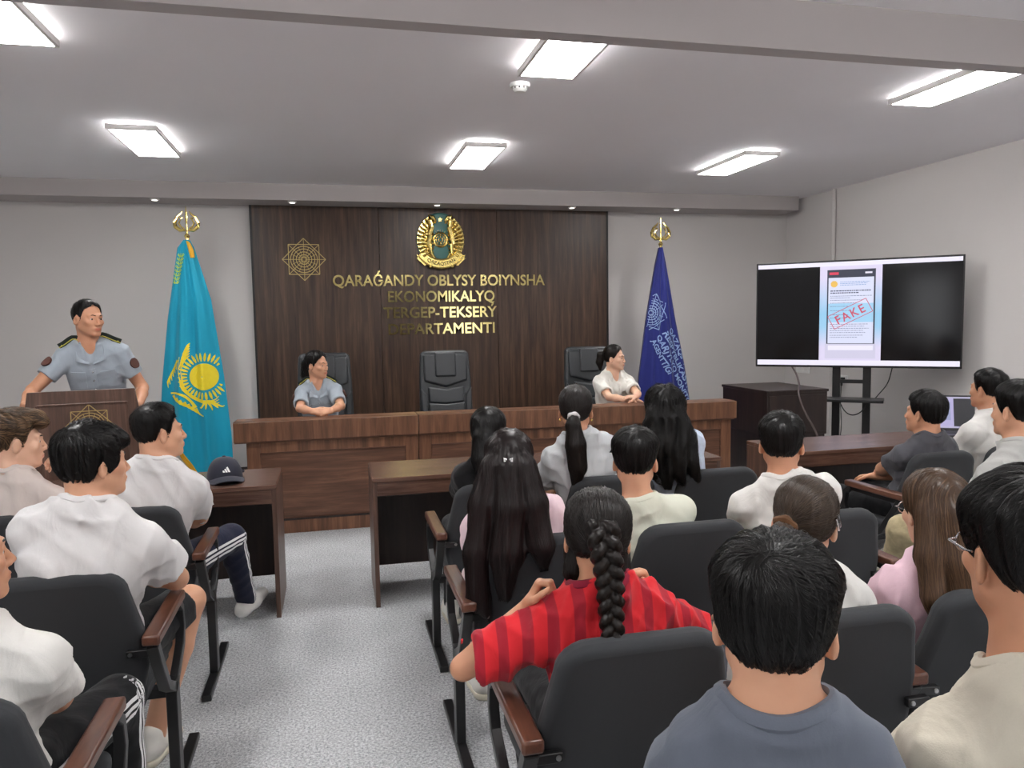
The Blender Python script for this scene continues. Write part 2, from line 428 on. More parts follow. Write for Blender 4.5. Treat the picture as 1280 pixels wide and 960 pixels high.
# star emblem: two crossed squares, rings and spokes -----------------
def star_lines(rad, w, seg=28):
    """list of ribbons (quads in 2-D) drawing the eight-pointed star emblem"""
    V = []; F = []
    def line(a, b, ww=w):
        ax, ay = a; bx, by = b; L_ = math.hypot(bx-ax, by-ay); nx, ny = -(by-ay)/L_*ww/2, (bx-ax)/L_*ww/2
        n = max(1, int(L_/(rad*0.2))); o = len(V)
        for i in range(n+1):
            t_ = i/n; x, y = ax+(bx-ax)*t_, ay+(by-ay)*t_
            V.append((x+nx, y+ny)); V.append((x-nx, y-ny))
        for i in range(n): F.append((o+2*i, o+2*i+1, o+2*i+3, o+2*i+2))
    def ring(r, ww=w):
        o = len(V)
        for i in range(seg):
            a = 2*PI*i/seg
            V.append(((r+ww/2)*math.cos(a), (r+ww/2)*math.sin(a))); V.append(((r-ww/2)*math.cos(a), (r-ww/2)*math.sin(a)))
        for i in range(seg):
            j = (i+1) % seg; F.append((o+2*i, o+2*i+1, o+2*j+1, o+2*j))
    for off in (0, PI/4):
        c = [(rad*math.cos(off+k*PI/2), rad*math.sin(off+k*PI/2)) for k in range(4)]
        for k in range(4): line(c[k], c[(k+1) % 4])
    for r in (0.62, 0.5, 0.36, 0.23, 0.12): ring(rad*r)
    for k in range(8):
        a = k*PI/4; line((rad*0.06*math.cos(a), rad*0.06*math.sin(a)), (rad*0.97*math.cos(a), rad*0.97*math.sin(a)), w*0.7)
    for k in range(8):
        a = k*PI/4+PI/8; line((rad*0.12*math.cos(a), rad*0.12*math.sin(a)), (rad*0.6*math.cos(a), rad*0.6*math.sin(a)), w*0.5)
    return V, F
def solid_from_flat(V, F, th, M):
    """give flat 2-D shapes a thickness; returns MB in xz with front towards -y"""
    mb = MB()
    bm = bmesh.new()
    vs = [bm.verts.new((x, 0, y)) for x, y in V]
    for f in F:
        try: bm.faces.new([vs[i] for i in f])
        except ValueError: pass
    r = bmesh.ops.extrude_face_region(bm, geom=bm.faces[:])
    for e in r['geom']:
        if isinstance(e, bmesh.types.BMVert): e.co.y -= th
    bm.verts.index_update()
    mb._add([M @ v.co for v in bm.verts], [tuple(v.index for v in f.verts) for f in bm.faces]); bm.free()
    return mb
V, F = star_lines(0.228, 0.0075)
tag(solid_from_flat(V, F, 0.006, Matrix.Identity(4)).build('star_emblem', M_goldline, smooth=False), 'thin gold eight-pointed star emblem mounted on the wood panel', 'emblem').location = (-0.262, PY, 2.325)

# national crest ------------------------------------------------------
def crest():
    t = thing('round_crest', 'round gold and green crest with winged horses on the wood panel', 'crest', (1.235, PY, 2.545))
    RX = Matrix.Rotation(R(90), 4, 'X')
    mg = mat('crest_green_enamel', s2l((38, 110, 104)), rough=0.35)
    S = Matrix.Diagonal((0.98, 1, 1.1, 1))
    MB().lathe([(0.0, 0.0), (0.275, 0.0), (0.275, 0.012), (0.262, 0.024), (0.0, 0.026)], 48, S @ RX).build('disc', mg, t)
    # central sun ring with spokes
    mb = MB()
    def ring(r, w, y, cx=0, cz=-0.0, n=36):
        mb.tube([(cx+r*math.cos(2*PI*k/n), y, cz+r*math.sin(2*PI*k/n)) for k in range(n+1)], w, 6, cap=False)
    ring(0.076, 0.014, -0.032); ring(0.05, 0.005, -0.032); ring(0.022, 0.006, -0.034)
    for k in range(8):
        a = k*PI/4; mb.tube([(0.02*math.cos(a), -0.032, 0.02*math.sin(a)), (0.07*math.cos(a), -0.032, 0.07*math.sin(a))], 0.004, 5)
    for k in range(24):
        a = k*PI/12
        if math.sin(a) > -0.75: mb.tube([(0.085*math.cos(a), -0.028, 0.085*math.sin(a)), (0.115*math.cos(a), -0.028, 0.115*math.sin(a))], [0.004, 0.0015], 5)
    mb.build('sun_ring', M_gold, t)
    # winged horses left and right: a feathered crescent with the head curling in at the top
    rnd = random.Random(8)
    for s in (-1, 1):
        mb = MB()
        P = lambda x, z, y=-0.04: (s*x, y, z)
        out = [(0.266*math.cos(a), 0.292*math.sin(a)) for a in np.linspace(1.08, -1.05, 18)]
        inn = [(0.085+0.055*math.sin(PI*t), -0.235+0.46*t) for t in np.linspace(0, 1, 10)]
        poly = [(s*x, z) for x, z in (out+inn)]
        mb.prism(poly, -0.042, -0.022)
        mb.tube([P(0.10, 0.14, -0.05), P(0.125, 0.21, -0.055), P(0.115, 0.245, -0.055), P(0.085, 0.245, -0.055), P(0.06, 0.205, -0.05), P(0.062, 0.18, -0.05)], [0.03, 0.036, 0.034, 0.03, 0.02, 0.014], 10)
        mb.tube([P(0.12, 0.255, -0.055), P(0.13, 0.285, -0.05)], [0.012, 0.003], 6)
        mb.tube([P(0.10, 0.14, -0.05), P(0.125, 0.05, -0.055), P(0.135, -0.05, -0.055), P(0.115, -0.15, -0.05), P(0.07, -0.215, -0.045)], [0.032, 0.03, 0.03, 0.027, 0.018], 10)
        for k in range(11):  # wing feathers fanning to the rim
            a = 0.95-0.175*k
            for j, r0 in enumerate((0.62, 0.80)):
                c0 = (0.266*math.cos(a+0.05*j)*r0, 0.292*math.sin(a+0.05*j)*r0); c1 = (0.27*math.cos(a+0.12)*(r0+0.21), 0.296*math.sin(a+0.12)*(r0+0.21))
                if c0[0] > 0.10: mb.tube([P(*c0, -0.05), P((c0[0]+c1[0])/2, (c0[1]+c1[1])/2-0.004, -0.062), P(*c1, -0.046)], [0.009, 0.015, 0.005], 7)
        for k in range(7):  # mane
            z = 0.225-0.055*k
            mb.ball(P(0.155+0.012*math.sin(k), z, -0.058), (0.016, 0.012, 0.02), 8)
        for k in range(6):  # horn and ray ornaments inside
            z = 0.11-0.05*k
            mb.tube([P(0.12, z, -0.06), P(0.092, z-0.016, -0.05), P(0.084, z+0.01, -0.045)], [0.012, 0.012, 0.004], 6)
        mb.build('winged_horse', M_gold, t)
    mb = MB()
    def arc(r, a): return (r*math.sin(a)*0.98, -r*math.cos(a)*1.0)
    n = 24; ang = np.linspace(-0.98, 0.98, n)
    mb.prism([arc(0.315, a) for a in ang]+[arc(0.225, a) for a in ang[::-1]], -0.058, -0.03)
    for r in (0.318, 0.224): mb.tube([(arc(r, a)[0], -0.06, arc(r, a)[1]) for a in ang], 0.009, 7)
    for s in (-1, 1):
        mb.prism([(s*0.15, -0.275), (s*0.175, -0.225), (s*0.275, -0.165), (s*0.262, -0.215), (s*0.285, -0.20), (s*0.19, -0.29)][::s], -0.05, -0.03)
        mb.ball((s*0.125, -0.06, -0.30), 0.02, 10)
    rb = mb.build('ribbon', M_gold, t)
    vs, fs = text_mesh('QAZAQSTAN', 0.055, 0.002, 0.0008)
    out = []
    for x, y, z in vs:
        a = x/0.268; rr = 0.268-(y-0.019)
        out.append((rr*math.sin(a)*0.98, -0.06-z, -rr*math.cos(a)))
    raw('lettering', out, fs, mat('crest_letter_dark', s2l((96, 84, 30)), rough=0.5), rb)
    mb = MB(); pts = []
    for k in range(10):
        a = PI/2+k*PI/5; r = 0.03 if k % 2 == 0 else 0.012
        pts.append((r*math.cos(a), 0.225+r*math.sin(a)))
    mb.prism(pts, -0.036, -0.026); mb.build('star', M_gold, t, smooth=False)
crest()

# gold lettering -------------------------------------------------------
def wall_text(body, xc, z, width, h, label):
    vs, fs = text_mesh(body, 0.2, 0.008, 0.0035)
    xs = [v[0] for v in vs]; ys = [v[1] for v in vs]
    w0 = max(xs)-min(xs); x0 = (max(xs)+min(xs))/2
    capf = h/0.1459
    vs = [((x-x0)*width/w0, -(zz+0.008), y*capf) for x, y, zz in vs]
    # keep the front towards the room
    o = raw('wall_lettering', vs, fs, M_gold_m); o.location = (xc, PY, z)
    tag(o, label, 'lettering', 'rows of gold wall lettering')
wall_text('QARAǴANDY OBLYSY BOIYNSHA', 1.245, 2.035, 2.42, 0.125, 'longest, topmost row of gold raised lettering on the wood panel')
wall_text('EKONOMIKALYQ', 1.24, 1.855, 1.22, 0.125, 'second row of gold lettering from the top, reading EKONOMIKALYQ')
wall_text('TERGEP-TEKSERÝ', 1.225, 1.675, 1.30, 0.125, 'third row of gold lettering, reading TERGEP-TEKSERÝ')
wall_text('DEPARTAMENTI', 1.235, 1.49, 1.22, 0.125, 'lowest row of gold raised lettering on the wood panel')

# judges' bench: three joined units and the ledge ------------------------
def bench():
    W = 4.2; x0 = -0.75; U = W/3
    for k in range(3):
        lb = ['left third of the long walnut bench, beside the light blue flag', 'middle third of the long walnut bench under the gold lettering', 'right third of the long walnut bench, nearest the dark credenza'][k]
        t = thing('bench_unit', lb, 'bench', (x0+U*(k+0.5), 6.06, 0), 0, 'joined units of the front bench')
        a, b = -U/2+0.003, U/2-0.003
        a2 = a+(0.085 if k == 0 else 0); b2 = b-(0.03 if k == 2 else 0)
        mb = MB(); mb.box((a2, 0, 0.075), (b2, 0.02, 0.745))
        mb.build('front_board', M_bench, t)
        # raised frame round a recessed field
        f0, f1, f2, f3 = a2+0.10, b2-0.10, 0.10, 0.64
        mb = MB()
        mb.box((a2, -0.014, 0.115), (f0, 0.0, 0.745)); mb.box((f1, -0.014, 0.115), (b2, 0, 0.745)); mb.box((f0, -0.014, f3), (f1, 0, 0.745))
        mb.build('front_frame', M_bench_v, t, bevel=0.003)
        mb = MB(); mb.tube([(f0, -0.008, 0.115), (f0, -0.008, f3), (f1, -0.008, f3), (f1, -0.008, 0.115)], 0.008, 6)
        mb.build('moulding', M_bench, t)
        MB().box((a2, -0.018, 0.0), (b2, 0.02, 0.11)).build('plinth', M_bench_v, t, bevel=0.003)
        MB().box((a2, -0.021, 0.102), (b2, -0.016, 0.118)).build('plinth_bead', M_dark, t)
        mb = MB()
        mb.box((a, -0.06, 0.735), (b, -0.02, 0.885)); mb.box((a, -0.02, 0.855), (b, 0.20, 0.885))
        mb.build('raised_ledge', M_bench_v, t, bevel=0.003)
        MB().box((a, -0.02, 0.72), (b, 0.58, 0.75)).build('desk_top', M_bench, t, bevel=0.002)
        mb = MB()
        for xx in ((a2, a2+0.03), (b2-0.03, b2)): mb.box((xx[0], 0.02, 0), (xx[1], 0.58, 0.72))
        mb.build('side_panel', M_bench_v, t)
bench()

# front desks -------------------------------------------------------------
def desk(name, label, x0, x1, y0=4.28, y1=4.79):
    t = thing(name, label, 'desk', ((x0+x1)/2, y0, 0), 0, 'front row desks')
    a = (x1-x0)/2; d = y1-y0
    MB().box((-a, -0.012, 0.725), (a, d, 0.75)).build('desk_top', M_desk, t, bevel=0.002)
    MB().box((-a+0.025, 0.0, 0.645), (a-0.025, 0.02, 0.725)).build('apron', M_desk, t, bevel=0.002)
    MB().box((-a+0.025, 0.02, 0.635), (a-0.025, d-0.03, 0.65)).build('shelf', M_dark, t)
    for s in (-1, 1):
        xx = sorted((s*a, s*(a-0.025)))
        MB().box((xx[0], 0, 0), (xx[1], d-0.005, 0.725)).build('side_panel', M_desk_v, t, bevel=0.002)
    MB().box((-a+0.025, d-0.05, 0.10), (a-0.025, d-0.03, 0.635)).build('modesty_panel', M_dark, t)
    return t
desk('desk', 'walnut desk on the left of the aisle with a black cap on it', -2.75, -0.325)
desk('desk', 'walnut desk right of the aisle in front of the girls in the first row', 0.195, 2.35)
desk('desk', 'walnut desk near the right wall with the laptop on it', 2.83, 4.98)

# lectern -----------------------------------------------------------------
def lectern():
    t = thing('lectern', 'walnut lectern with a gold emblem in front of the standing officer', 'lectern', (-1.455, 4.96, 0), R(11))
    mb = MB()
    zt = 1.25
    # tapered front board: slightly narrower at the top
    mb.prism([(-0.29, 0.0), (0.29, 0.0), (0.305, 1.10), (0.28, zt), (-0.28, zt), (-0.305, 1.10)], 0.0, 0.025)
    mb.build('front_board', M_desk_v, t, bevel=0.003)
    mb = MB()
    for a, b in (((-0.235, 0.5), (-0.235, 1.17)), ((-0.235, 1.17), (0.235, 1.17)), ((0.235, 1.17), (0.235, 0.5)), ((0.235, 0.5), (-0.235, 0.5))):
        mb.tube([(a[0], -0.001, a[1]), (b[0], -0.001, b[1])], 0.007, 6)
    mb.build('moulding', M_desk_v, t)
    for s in (-1, 1):
        xx = sorted((s*0.262, s*0.282))
        mb = MB(); mb._add([Vector(p) for p in ((xx[0], 0.025, 0), (xx[1], 0.025, 0), (xx[1], 0.42, 0), (xx[0], 0.42, 0), (xx[0], 0.025, zt-0.005), (xx[1], 0.025, zt-0.005), (xx[1], 0.42, 1.12), (xx[0], 0.42, 1.12))],
                           [(3,2,1,0),(4,5,6,7),(0,1,5,4),(1,2,6,5),(2,3,7,6),(3,0,4,7)])
        mb.build('side_panel', M_desk_v, t)
    mb = MB(); mb._add([Vector(p) for p in ((-0.262, 0.025, zt-0.05), (0.262, 0.025, zt-0.05), (0.262, 0.42, 1.075), (-0.262, 0.42, 1.075), (-0.262, 0.025, zt-0.03), (0.262, 0.025, zt-0.03), (0.262, 0.42, 1.095), (-0.262, 0.42, 1.095))],
                       [(3,2,1,0),(4,5,6,7),(0,1,5,4),(1,2,6,5),(2,3,7,6),(3,0,4,7)])
    mb.build('reading_board', M_desk, t)
    V, F = star_lines(0.135, 0.0045)
    o = solid_from_flat(V, F, 0.004, Matrix.Translation((0.03, 0.0, 1.03))).build('star_emblem', M_goldline, t, smooth=False)
    return t
lectern()

# dark credenza in the corner ---------------------------------------------
def credenza():
    t = thing('credenza', 'dark brown credenza in the corner between bench and television stand', 'credenza', (4.13, 6.12, 0))
    a, d = 0.31, 0.80
    MB().box((-a-0.01, -0.01, 0.925), (a+0.01, d+0.01, 0.95)).build('top', M_dark, t, bevel=0.003)
    MB().box((-a, 0, 0.53), (a, d, 0.925)).build('body', M_dark, t, bevel=0.003)
    mb = MB(); mb.box((0.0, 0.03, 0.05), (a, d-0.02, 0.53)); mb.build('pedestal', M_dark, t)
    MB().box((-a+0.02, -0.012, 0.56), (a-0.02, 0.0, 0.9)).build('door', M_dark, t, bevel=0.002)
    MB().box((-a+0.02, 0.05, 0), (-a+0.05, d-0.05, 0.53)).build('leg_panel', M_dark, t)
credenza()

# wall sockets behind the stand --------------------------------------------
def socket_block(x, y, z, n, label):
    t = thing('socket_block', label, 'wall socket', (x, y, z), 0)
    MB().box((-0.018, -0.045*n, -0.042), (0, 0.045*n, 0.042)).build('housing', M_white, t, bevel=0.005)
    for k in range(n):
        c = -0.045*n+0.045+0.09*k
        MB().lathe([(0, 0), (0.03, 0), (0.032, 0.006), (0, 0.006)], 18, Matrix.Translation((-0.018, c, 0)) @ Matrix.Rotation(R(-90), 4, 'Y')).build('socket', M_white, t)
    return t
socket_block(XR, 8.3, 0.96, 3, 'white socket strip on the right wall beyond the dark credenza')
socket_block(XR, 7.55, 0.9, 2, 'white socket block with black plugs beside the riser pipe')
for k in range(2):
    o = MB().box((-0.05, -0.025, -0.025), (0, 0.025, 0.025)).box((-0.045, -0.012, -0.07), (-0.02, 0.012, -0.025)).build('power_plug', M_black, bevel=0.004)
    o.location = (XR-0.024, 7.505+0.09*k, 0.895-0.0*k)
    tag(o, 'black power plug in the white socket block by the riser pipe', 'plug', 'plugs in the socket block')

# television on its stand ------------------------------------------------------
def television():
    c = Vector((4.83, 6.28, 1.135)); ang = R(-40.9)
    t = thing('television', 'large flat television showing a phone screenshot stamped FAKE', 'television', c, ang)
    W, H_ = 0.885, 1.0
    MB().box((-W-0.012, 0.0, -0.012), (W+0.012, 0.035, H_+0.012)).build('bezel', M_black, t, bevel=0.004)
    MB().box((-W*0.55, 0.035, 0.15), (W*0.55, 0.075, H_-0.2)).build('back_housing', M_black, t, bevel=0.01)
    scr = MB().box((-W, -0.003, 0.0), (W, 0.0, H_)).build('screen', mat('screen_black_glass', (0.004, 0.004, 0.005), rough=0.12, spec=0.3), t, smooth=False)
    yk = [-0.0035]
    def quad(name, x0, z0, x1, z1, m, lvl):
        y = -0.003-0.0004*lvl
        return raw(name, [(x0, y, z0), (x1, y, z0), (x1, y, z1), (x0, y, z1)], [(0, 1, 2, 3)], m, scr)
    E = lambda n, c_, s=1.0: emit(n, s2l(c_), s*0.66, 0.03)
    wht = E('screen_white', (236, 232, 250), 1.05)
    quad('menu_bar', -W+0.006, 0.955, W-0.006, 0.995, wht, 1)
    quad('task_bar', -W+0.006, 0.008, W-0.006, 0.058, wht, 1)
    # column: lavender at the ends, blue in the middle
    m, nt, b = _new('screen_column')
    tc = nt.nodes.new('ShaderNodeTexCoord'); sp = nt.nodes.new('ShaderNodeSeparateXYZ'); nt.links.new(tc.outputs['Object'], sp.inputs[0])
    rp = nt.nodes.new('ShaderNodeValToRGB'); el = rp.color_ramp.elements
    el[0].position = 0.18; el[0].color = (*s2l((226, 218, 246)), 1); el[1].position = 0.85; el[1].color = (*s2l((226, 218, 246)), 1)
    e = el.new(0.5); e.color = (*s2l((150, 205, 240)), 1); e = el.new(0.38); e.color = (*s2l((158, 208, 242)), 1)
    nt.links.new(sp.outputs['Z'], rp.inputs[0]); nt.links.new(rp.outputs[0], b.inputs['Emission Color']); b.inputs['Emission Strength'].default_value = 0.66
    b.inputs['Base Color'].default_value = (0.02, 0.02, 0.02, 1)
    X0, X1 = -0.305, 0.235
    quad('picture_column', X0, 0.058, X1, 0.955, m, 2)
    P0, P1 = X0+0.065, X1-0.055
    quad('phone_frame', P0, 0.215, P1, 0.92, E('screen_slate', (58, 62, 80), 0.9), 3)
    quad('phone_foot', P0-0.012, 0.075, P1+0.01, 0.215, E('screen_grey', (212, 208, 232), 1.0), 3)
    quad('search_bar', P0+0.015, 0.155, P1-0.012, 0.2, wht, 4)
    m2 = E('screen_page', (222, 226, 250), 1.0); quad('page', P0+0.012, 0.22, P1-0.014, 0.845, m2, 4)
    quad('page_band', P0+0.012, 0.42, P1-0.014, 0.60, E('screen_blue', (165, 212, 244), 1.0), 5)
    rd = E('screen_red', (226, 70, 96), 1.0)
    quad('record_badge', P0+0.02, 0.873, P0+0.1, 0.897, rd, 5)
    quad('status_icons', P1-0.09, 0.877, P1-0.03, 0.893, wht, 5)
    # sun badge
    mb = []; V = []; n = 28
    for k in range(n):
        a = 2*PI*k/n; r = 0.034 if k % 2 else 0.028; V.append((P0+0.062+r*math.cos(a), -0.0054, 0.785+r*math.sin(a)))
    raw('sun_badge', V, [tuple(range(n))], E('screen_yellow', (240, 192, 90), 1.0), scr)
    tx = E('screen_text', (120, 130, 165), 0.9); td = E('screen_text_dark', (70, 75, 105), 0.9)
    rnd = random.Random(4)
    V = []; F = []
    def line(x0, x1, z, h):
        x = x0
        while x < x1:
            w = rnd.uniform(0.008, 0.024); w = min(w, x1-x)
            o = len(V); V.extend([(x, -0.0054, z), (x+w, -0.0054, z), (x+w, -0.0054, z+h), (x, -0.0054, z+h)]); F.append((o, o+1, o+2, o+3)); x += w+0.005
    for z, x1 in ((0.80, 0.0), (0.785, -0.02), (0.77, -0.03)): line(P0+0.115, P1-0.05+x1, z, 0.006)
    raw('page_header', V, F, E('screen_text_blue', (130, 165, 215), 1.0), scr)
    V = []; F = []
    for z, x1 in ((0.715, -0.04), (0.695, -0.14)): line(P0+0.03, P1+x1, z, 0.01)
    raw('page_title', V, F, td, scr)
    V = []; F = []
    for z, x1 in ((0.668, -0.03), (0.65, -0.22), (0.628, -0.1), (0.602, -0.16), (0.57, -0.23), (0.53, -0.21), (0.49, -0.23), (0.46, -0.24), (0.40, -0.06), (0.38, -0.09), (0.36, -0.05), (0.34, -0.1), (0.32, -0.08), (0.295, -0.1), (0.275, -0.15)): line(P0+0.03, P1+x1, z, 0.005)
    raw('page_text', V, F, tx, scr)
    # stamp
    sr = E('stamp_red', (214, 84, 110), 0.95)
    vs, fs = text_mesh('FAKE', 0.115, 0, 0.0015, spacing=1.25)
    ca, sa = math.cos(R(27)), math.sin(R(27)); cx, cz = -0.035, 0.50
    xs = [v[0] for v in vs]; mid = (max(xs)+min(xs))/2
    f = 0.27/(max(xs)-min(xs))
    def tr(x, y, l=7): return (cx+x*ca-y*sa, -0.003-0.0004*l, cz+x*sa+y*ca)
    raw('stamp_word', [tr((x-mid)*f, (y-0.042)*1.0) for x, y, z in vs], fs, sr, scr)
    V = []; F = []
    for (a, b_, w) in (((-0.185, -0.068), (0.185, -0.068), 0.006), ((0.185, -0.068), (0.185, 0.068), 0.006), ((0.185, 0.068), (-0.185, 0.068), 0.006), ((-0.185, 0.068), (-0.185, -0.068), 0.006)):
        L_ = math.hypot(b_[0]-a[0], b_[1]-a[1]); nx, ny = -(b_[1]-a[1])/L_*w/2, (b_[0]-a[0])/L_*w/2; o = len(V)
        V += [tr(a[0]+nx, a[1]+ny), tr(a[0]-nx, a[1]-ny), tr(b_[0]-nx, b_[1]-ny), tr(b_[0]+nx, b_[1]+ny)]; F.append((o, o+1, o+2, o+3))
    raw('stamp_border', V, F, sr, scr)
    # stand
    st = thing('television_stand', 'black two-post stand carrying the television, with a small shelf', 'television stand', (c.x+0.03, c.y+0.06, 0), ang)
    for s in (-1, 1):
        MB().box((-0.035+s*0.135, 0.02, 0.05), (0.035+s*0.135, 0.075, 1.9)).build('post', M_black, st, bevel=0.004)
        MB().box((-0.03+s*0.3, -0.30, 0.02), (0.03+s*0.3, 0.36, 0.06)).build('foot', M_black, st, bevel=0.004)
        MB().box((-0.03+s*0.16, 0.0, 1.25), (0.03+s*0.16, 0.03, 1.95)).build('bracket', M_black, st, bevel=0.002)
    mb = MB(); mb.box((-0.33, 0.0, 0.03), (0.33, 0.08, 0.07)); mb.build('base_bar', M_black, st, bevel=0.004)
    MB().box((-0.135, 0.03, 0.965), (0.135, 0.06, 1.0)).build('cross_bar', M_black, st, bevel=0.003)
    MB().box((-0.29, -0.20, 0.80), (0.29, 0.05, 0.83)).build('shelf', M_black, st, bevel=0.006)
    # cables
    q = lambda x, y, z: tuple(c+Matrix.Rotation(ang, 3, 'Z') @ Vector((x, y, z-c.z)))
    pts = [(4.43, 6.68, 1.14), (4.37, 6.5, 1.06), (4.2, 6.2, 0.985), (4.10, 6.06, 0.92), (4.05, 5.9, 0.79), (3.98, 5.6, 0.6), (3.9, 5.3, 0.3), (3.8, 5.05, 0.03)]
    tag(cable('power_cable', pts, 0.009, mat('brown_cable', s2l((62, 48, 46)), rough=0.5)), 'dark cable hanging from the left part of the television to the floor', 'cable')
    pts = [q(-0.12, 0.1, 0.79), q(-0.07, 0.06, 0.70), q(0.0, 0.06, 0.66), q(0.08, 0.06, 0.70), q(0.13, 0.1, 0.79)]
    tag(cable('signal_cable', pts, 0.005, M_black), 'thin black cable drooping under the television stand shelf', 'cable')
    pts = [(XR-0.06, 7.5, 0.84), (XR-0.1, 7.45, 0.62), (XR-0.2, 7.3, 0.35), (XR-0.5, 7.0, 0.02)]
    tag(cable('plug_cable', pts, 0.005, M_black), 'black cable running down from the plugs by the riser pipe', 'cable')
    pts = [q(0.34, 0.05, 1.15), q(0.3, 0.06, 0.98), q(0.22, 0.08, 0.86), q(0.16, 0.1, 0.78)]
    tag(cable('signal_cable', pts, 0.005, M_black), 'thin black cable slanting from the right half of the television behind its stand', 'cable')
def cable(name, pts, r, m):
    P = [Vector(p) for p in pts]; out = []
    for i in range(len(P)-1):
        p0, p1, p2, p3 = P[max(i-1, 0)], P[i], P[i+1], P[min(i+2, len(P)-1)]
        for k in range(6):
            t = k/6
            out.append(0.5*((2*p1)+(p2-p0)*t+(2*p0-5*p1+4*p2-p3)*t*t+(3*p1-p0-3*p2+p3)*t**3))
    out.append(P[-1])
    return MB().tube(out, r, 7).build(name, m)
television()

# laptop on the right desk --------------------------------------------------
def laptop():
    t = thing('laptop', 'open laptop on the right desk mirroring the television picture', 'laptop', (4.30, 4.52, 0.75), R(-30))
    m = mat('laptop_black', (0.02, 0.02, 0.022), rough=0.4)
    MB().box((-0.19, -0.13, 0.0), (0.19, 0.13, 0.018)).build('base', m, t, bevel=0.004)
    MB().box((-0.165, -0.02, 0.018), (0.165, 0.11, 0.020)).build('keyboard', mat('laptop_keys', (0.035, 0.035, 0.038), rough=0.6), t)
    lid = MB().box((-0.19, -0.006, 0.0), (0.19, 0.004, 0.26)).build('lid', m, t, bevel=0.003)
    lid.location = (0, 0.135, 0.018); lid.rotation_euler = (R(-14), 0, 0)
    E = lambda n, c_: emit(n, s2l(c_), 0.57, 0.03)
    q = lambda nm, x0, z0, x1, z1, mm, l: raw(nm, [(x0, -0.0065-0.0004*l, z0), (x1, -0.0065-0.0004*l, z0), (x1, -0.0065-0.0004*l, z1), (x0, -0.0065-0.0004*l, z1)], [(0, 1, 2, 3)], mm, lid)
    q('screen', -0.178, 0.016, 0.178, 0.248, E('laptop_dark', (26, 26, 34)), 0)
    q('menu_bar', -0.178, 0.236, 0.178, 0.247, E('laptop_white', (196, 190, 222)), 1)
    q('task_bar', -0.178, 0.017, 0.178, 0.03, E('laptop_white2', (196, 190, 222)), 1)
    q('picture_column', -0.055, 0.03, 0.05, 0.236, E('laptop_lilac', (190, 182, 226)), 1)
    q('page', -0.036, 0.075, 0.03, 0.21, E('laptop_page', (160, 166, 205)), 2)
    V = []; F = []
    for k in range(9):
        z = 0.19-k*0.012; o = len(V); V += [(-0.03, -0.0078, z), (0.018-0.008*(k % 3), -0.0078, z), (0.018-0.008*(k % 3), -0.0078, z+0.004), (-0.03, -0.0078, z+0.004)]; F.append((o, o+1, o+2, o+3))
    raw('page_text', V, F, E('laptop_text', (105, 105, 150)), lid)
laptop()
# ------------------------------------------------------------------ flags
def finial(t, z0):
    mb = MB()
    mb.tube([(0, 0, z0-0.03), (0, 0, z0+0.27)], [0.009, 0.003], 8)
    mb.tube([(0, 0, z0+0.10), (0, 0, z0+0.17), (0, 0, z0+0.27)], [0.006, 0.013, 0.002], 8)
    mb.lathe([(0.0, z0-0.03), (0.02, z0-0.03), (0.026, z0-0.01), (0.014, z0+0.01), (0.0, z0+0.02)], 16)
    for s in (-1, 1):
        pts = [(s*0.012, 0, z0+0.045), (s*0.06, 0, z0+0.045), (s*0.098, 0, z0+0.075), (s*0.106, 0, z0+0.115), (s*0.085, 0, z0+0.165), (s*0.045, 0, z0+0.20), (s*0.028, 0, z0+0.225)]
        mb.tube(pts, [0.012, 0.018, 0.02, 0.017, 0.013, 0.009, 0.003], 8)
        pts = [(s*0.02, 0, z0+0.06), (s*0.05, 0, z0+0.075), (s*0.068, 0, z0+0.11), (s*0.05, 0, z0+0.15), (s*0.03, 0, z0+0.165)]
        mb.tube(pts, [0.006, 0.009, 0.009, 0.006, 0.002], 7)
        for k in range(5):
            a = R(-50+38*k); cx, cz = s*(0.1), z0+0.105
            mb.ball((s*(0.062+0.05*math.cos(a)), 0, z0+0.105+0.055*math.sin(a)), 0.011, 8)
    mb.build('finial', M_gold, t)
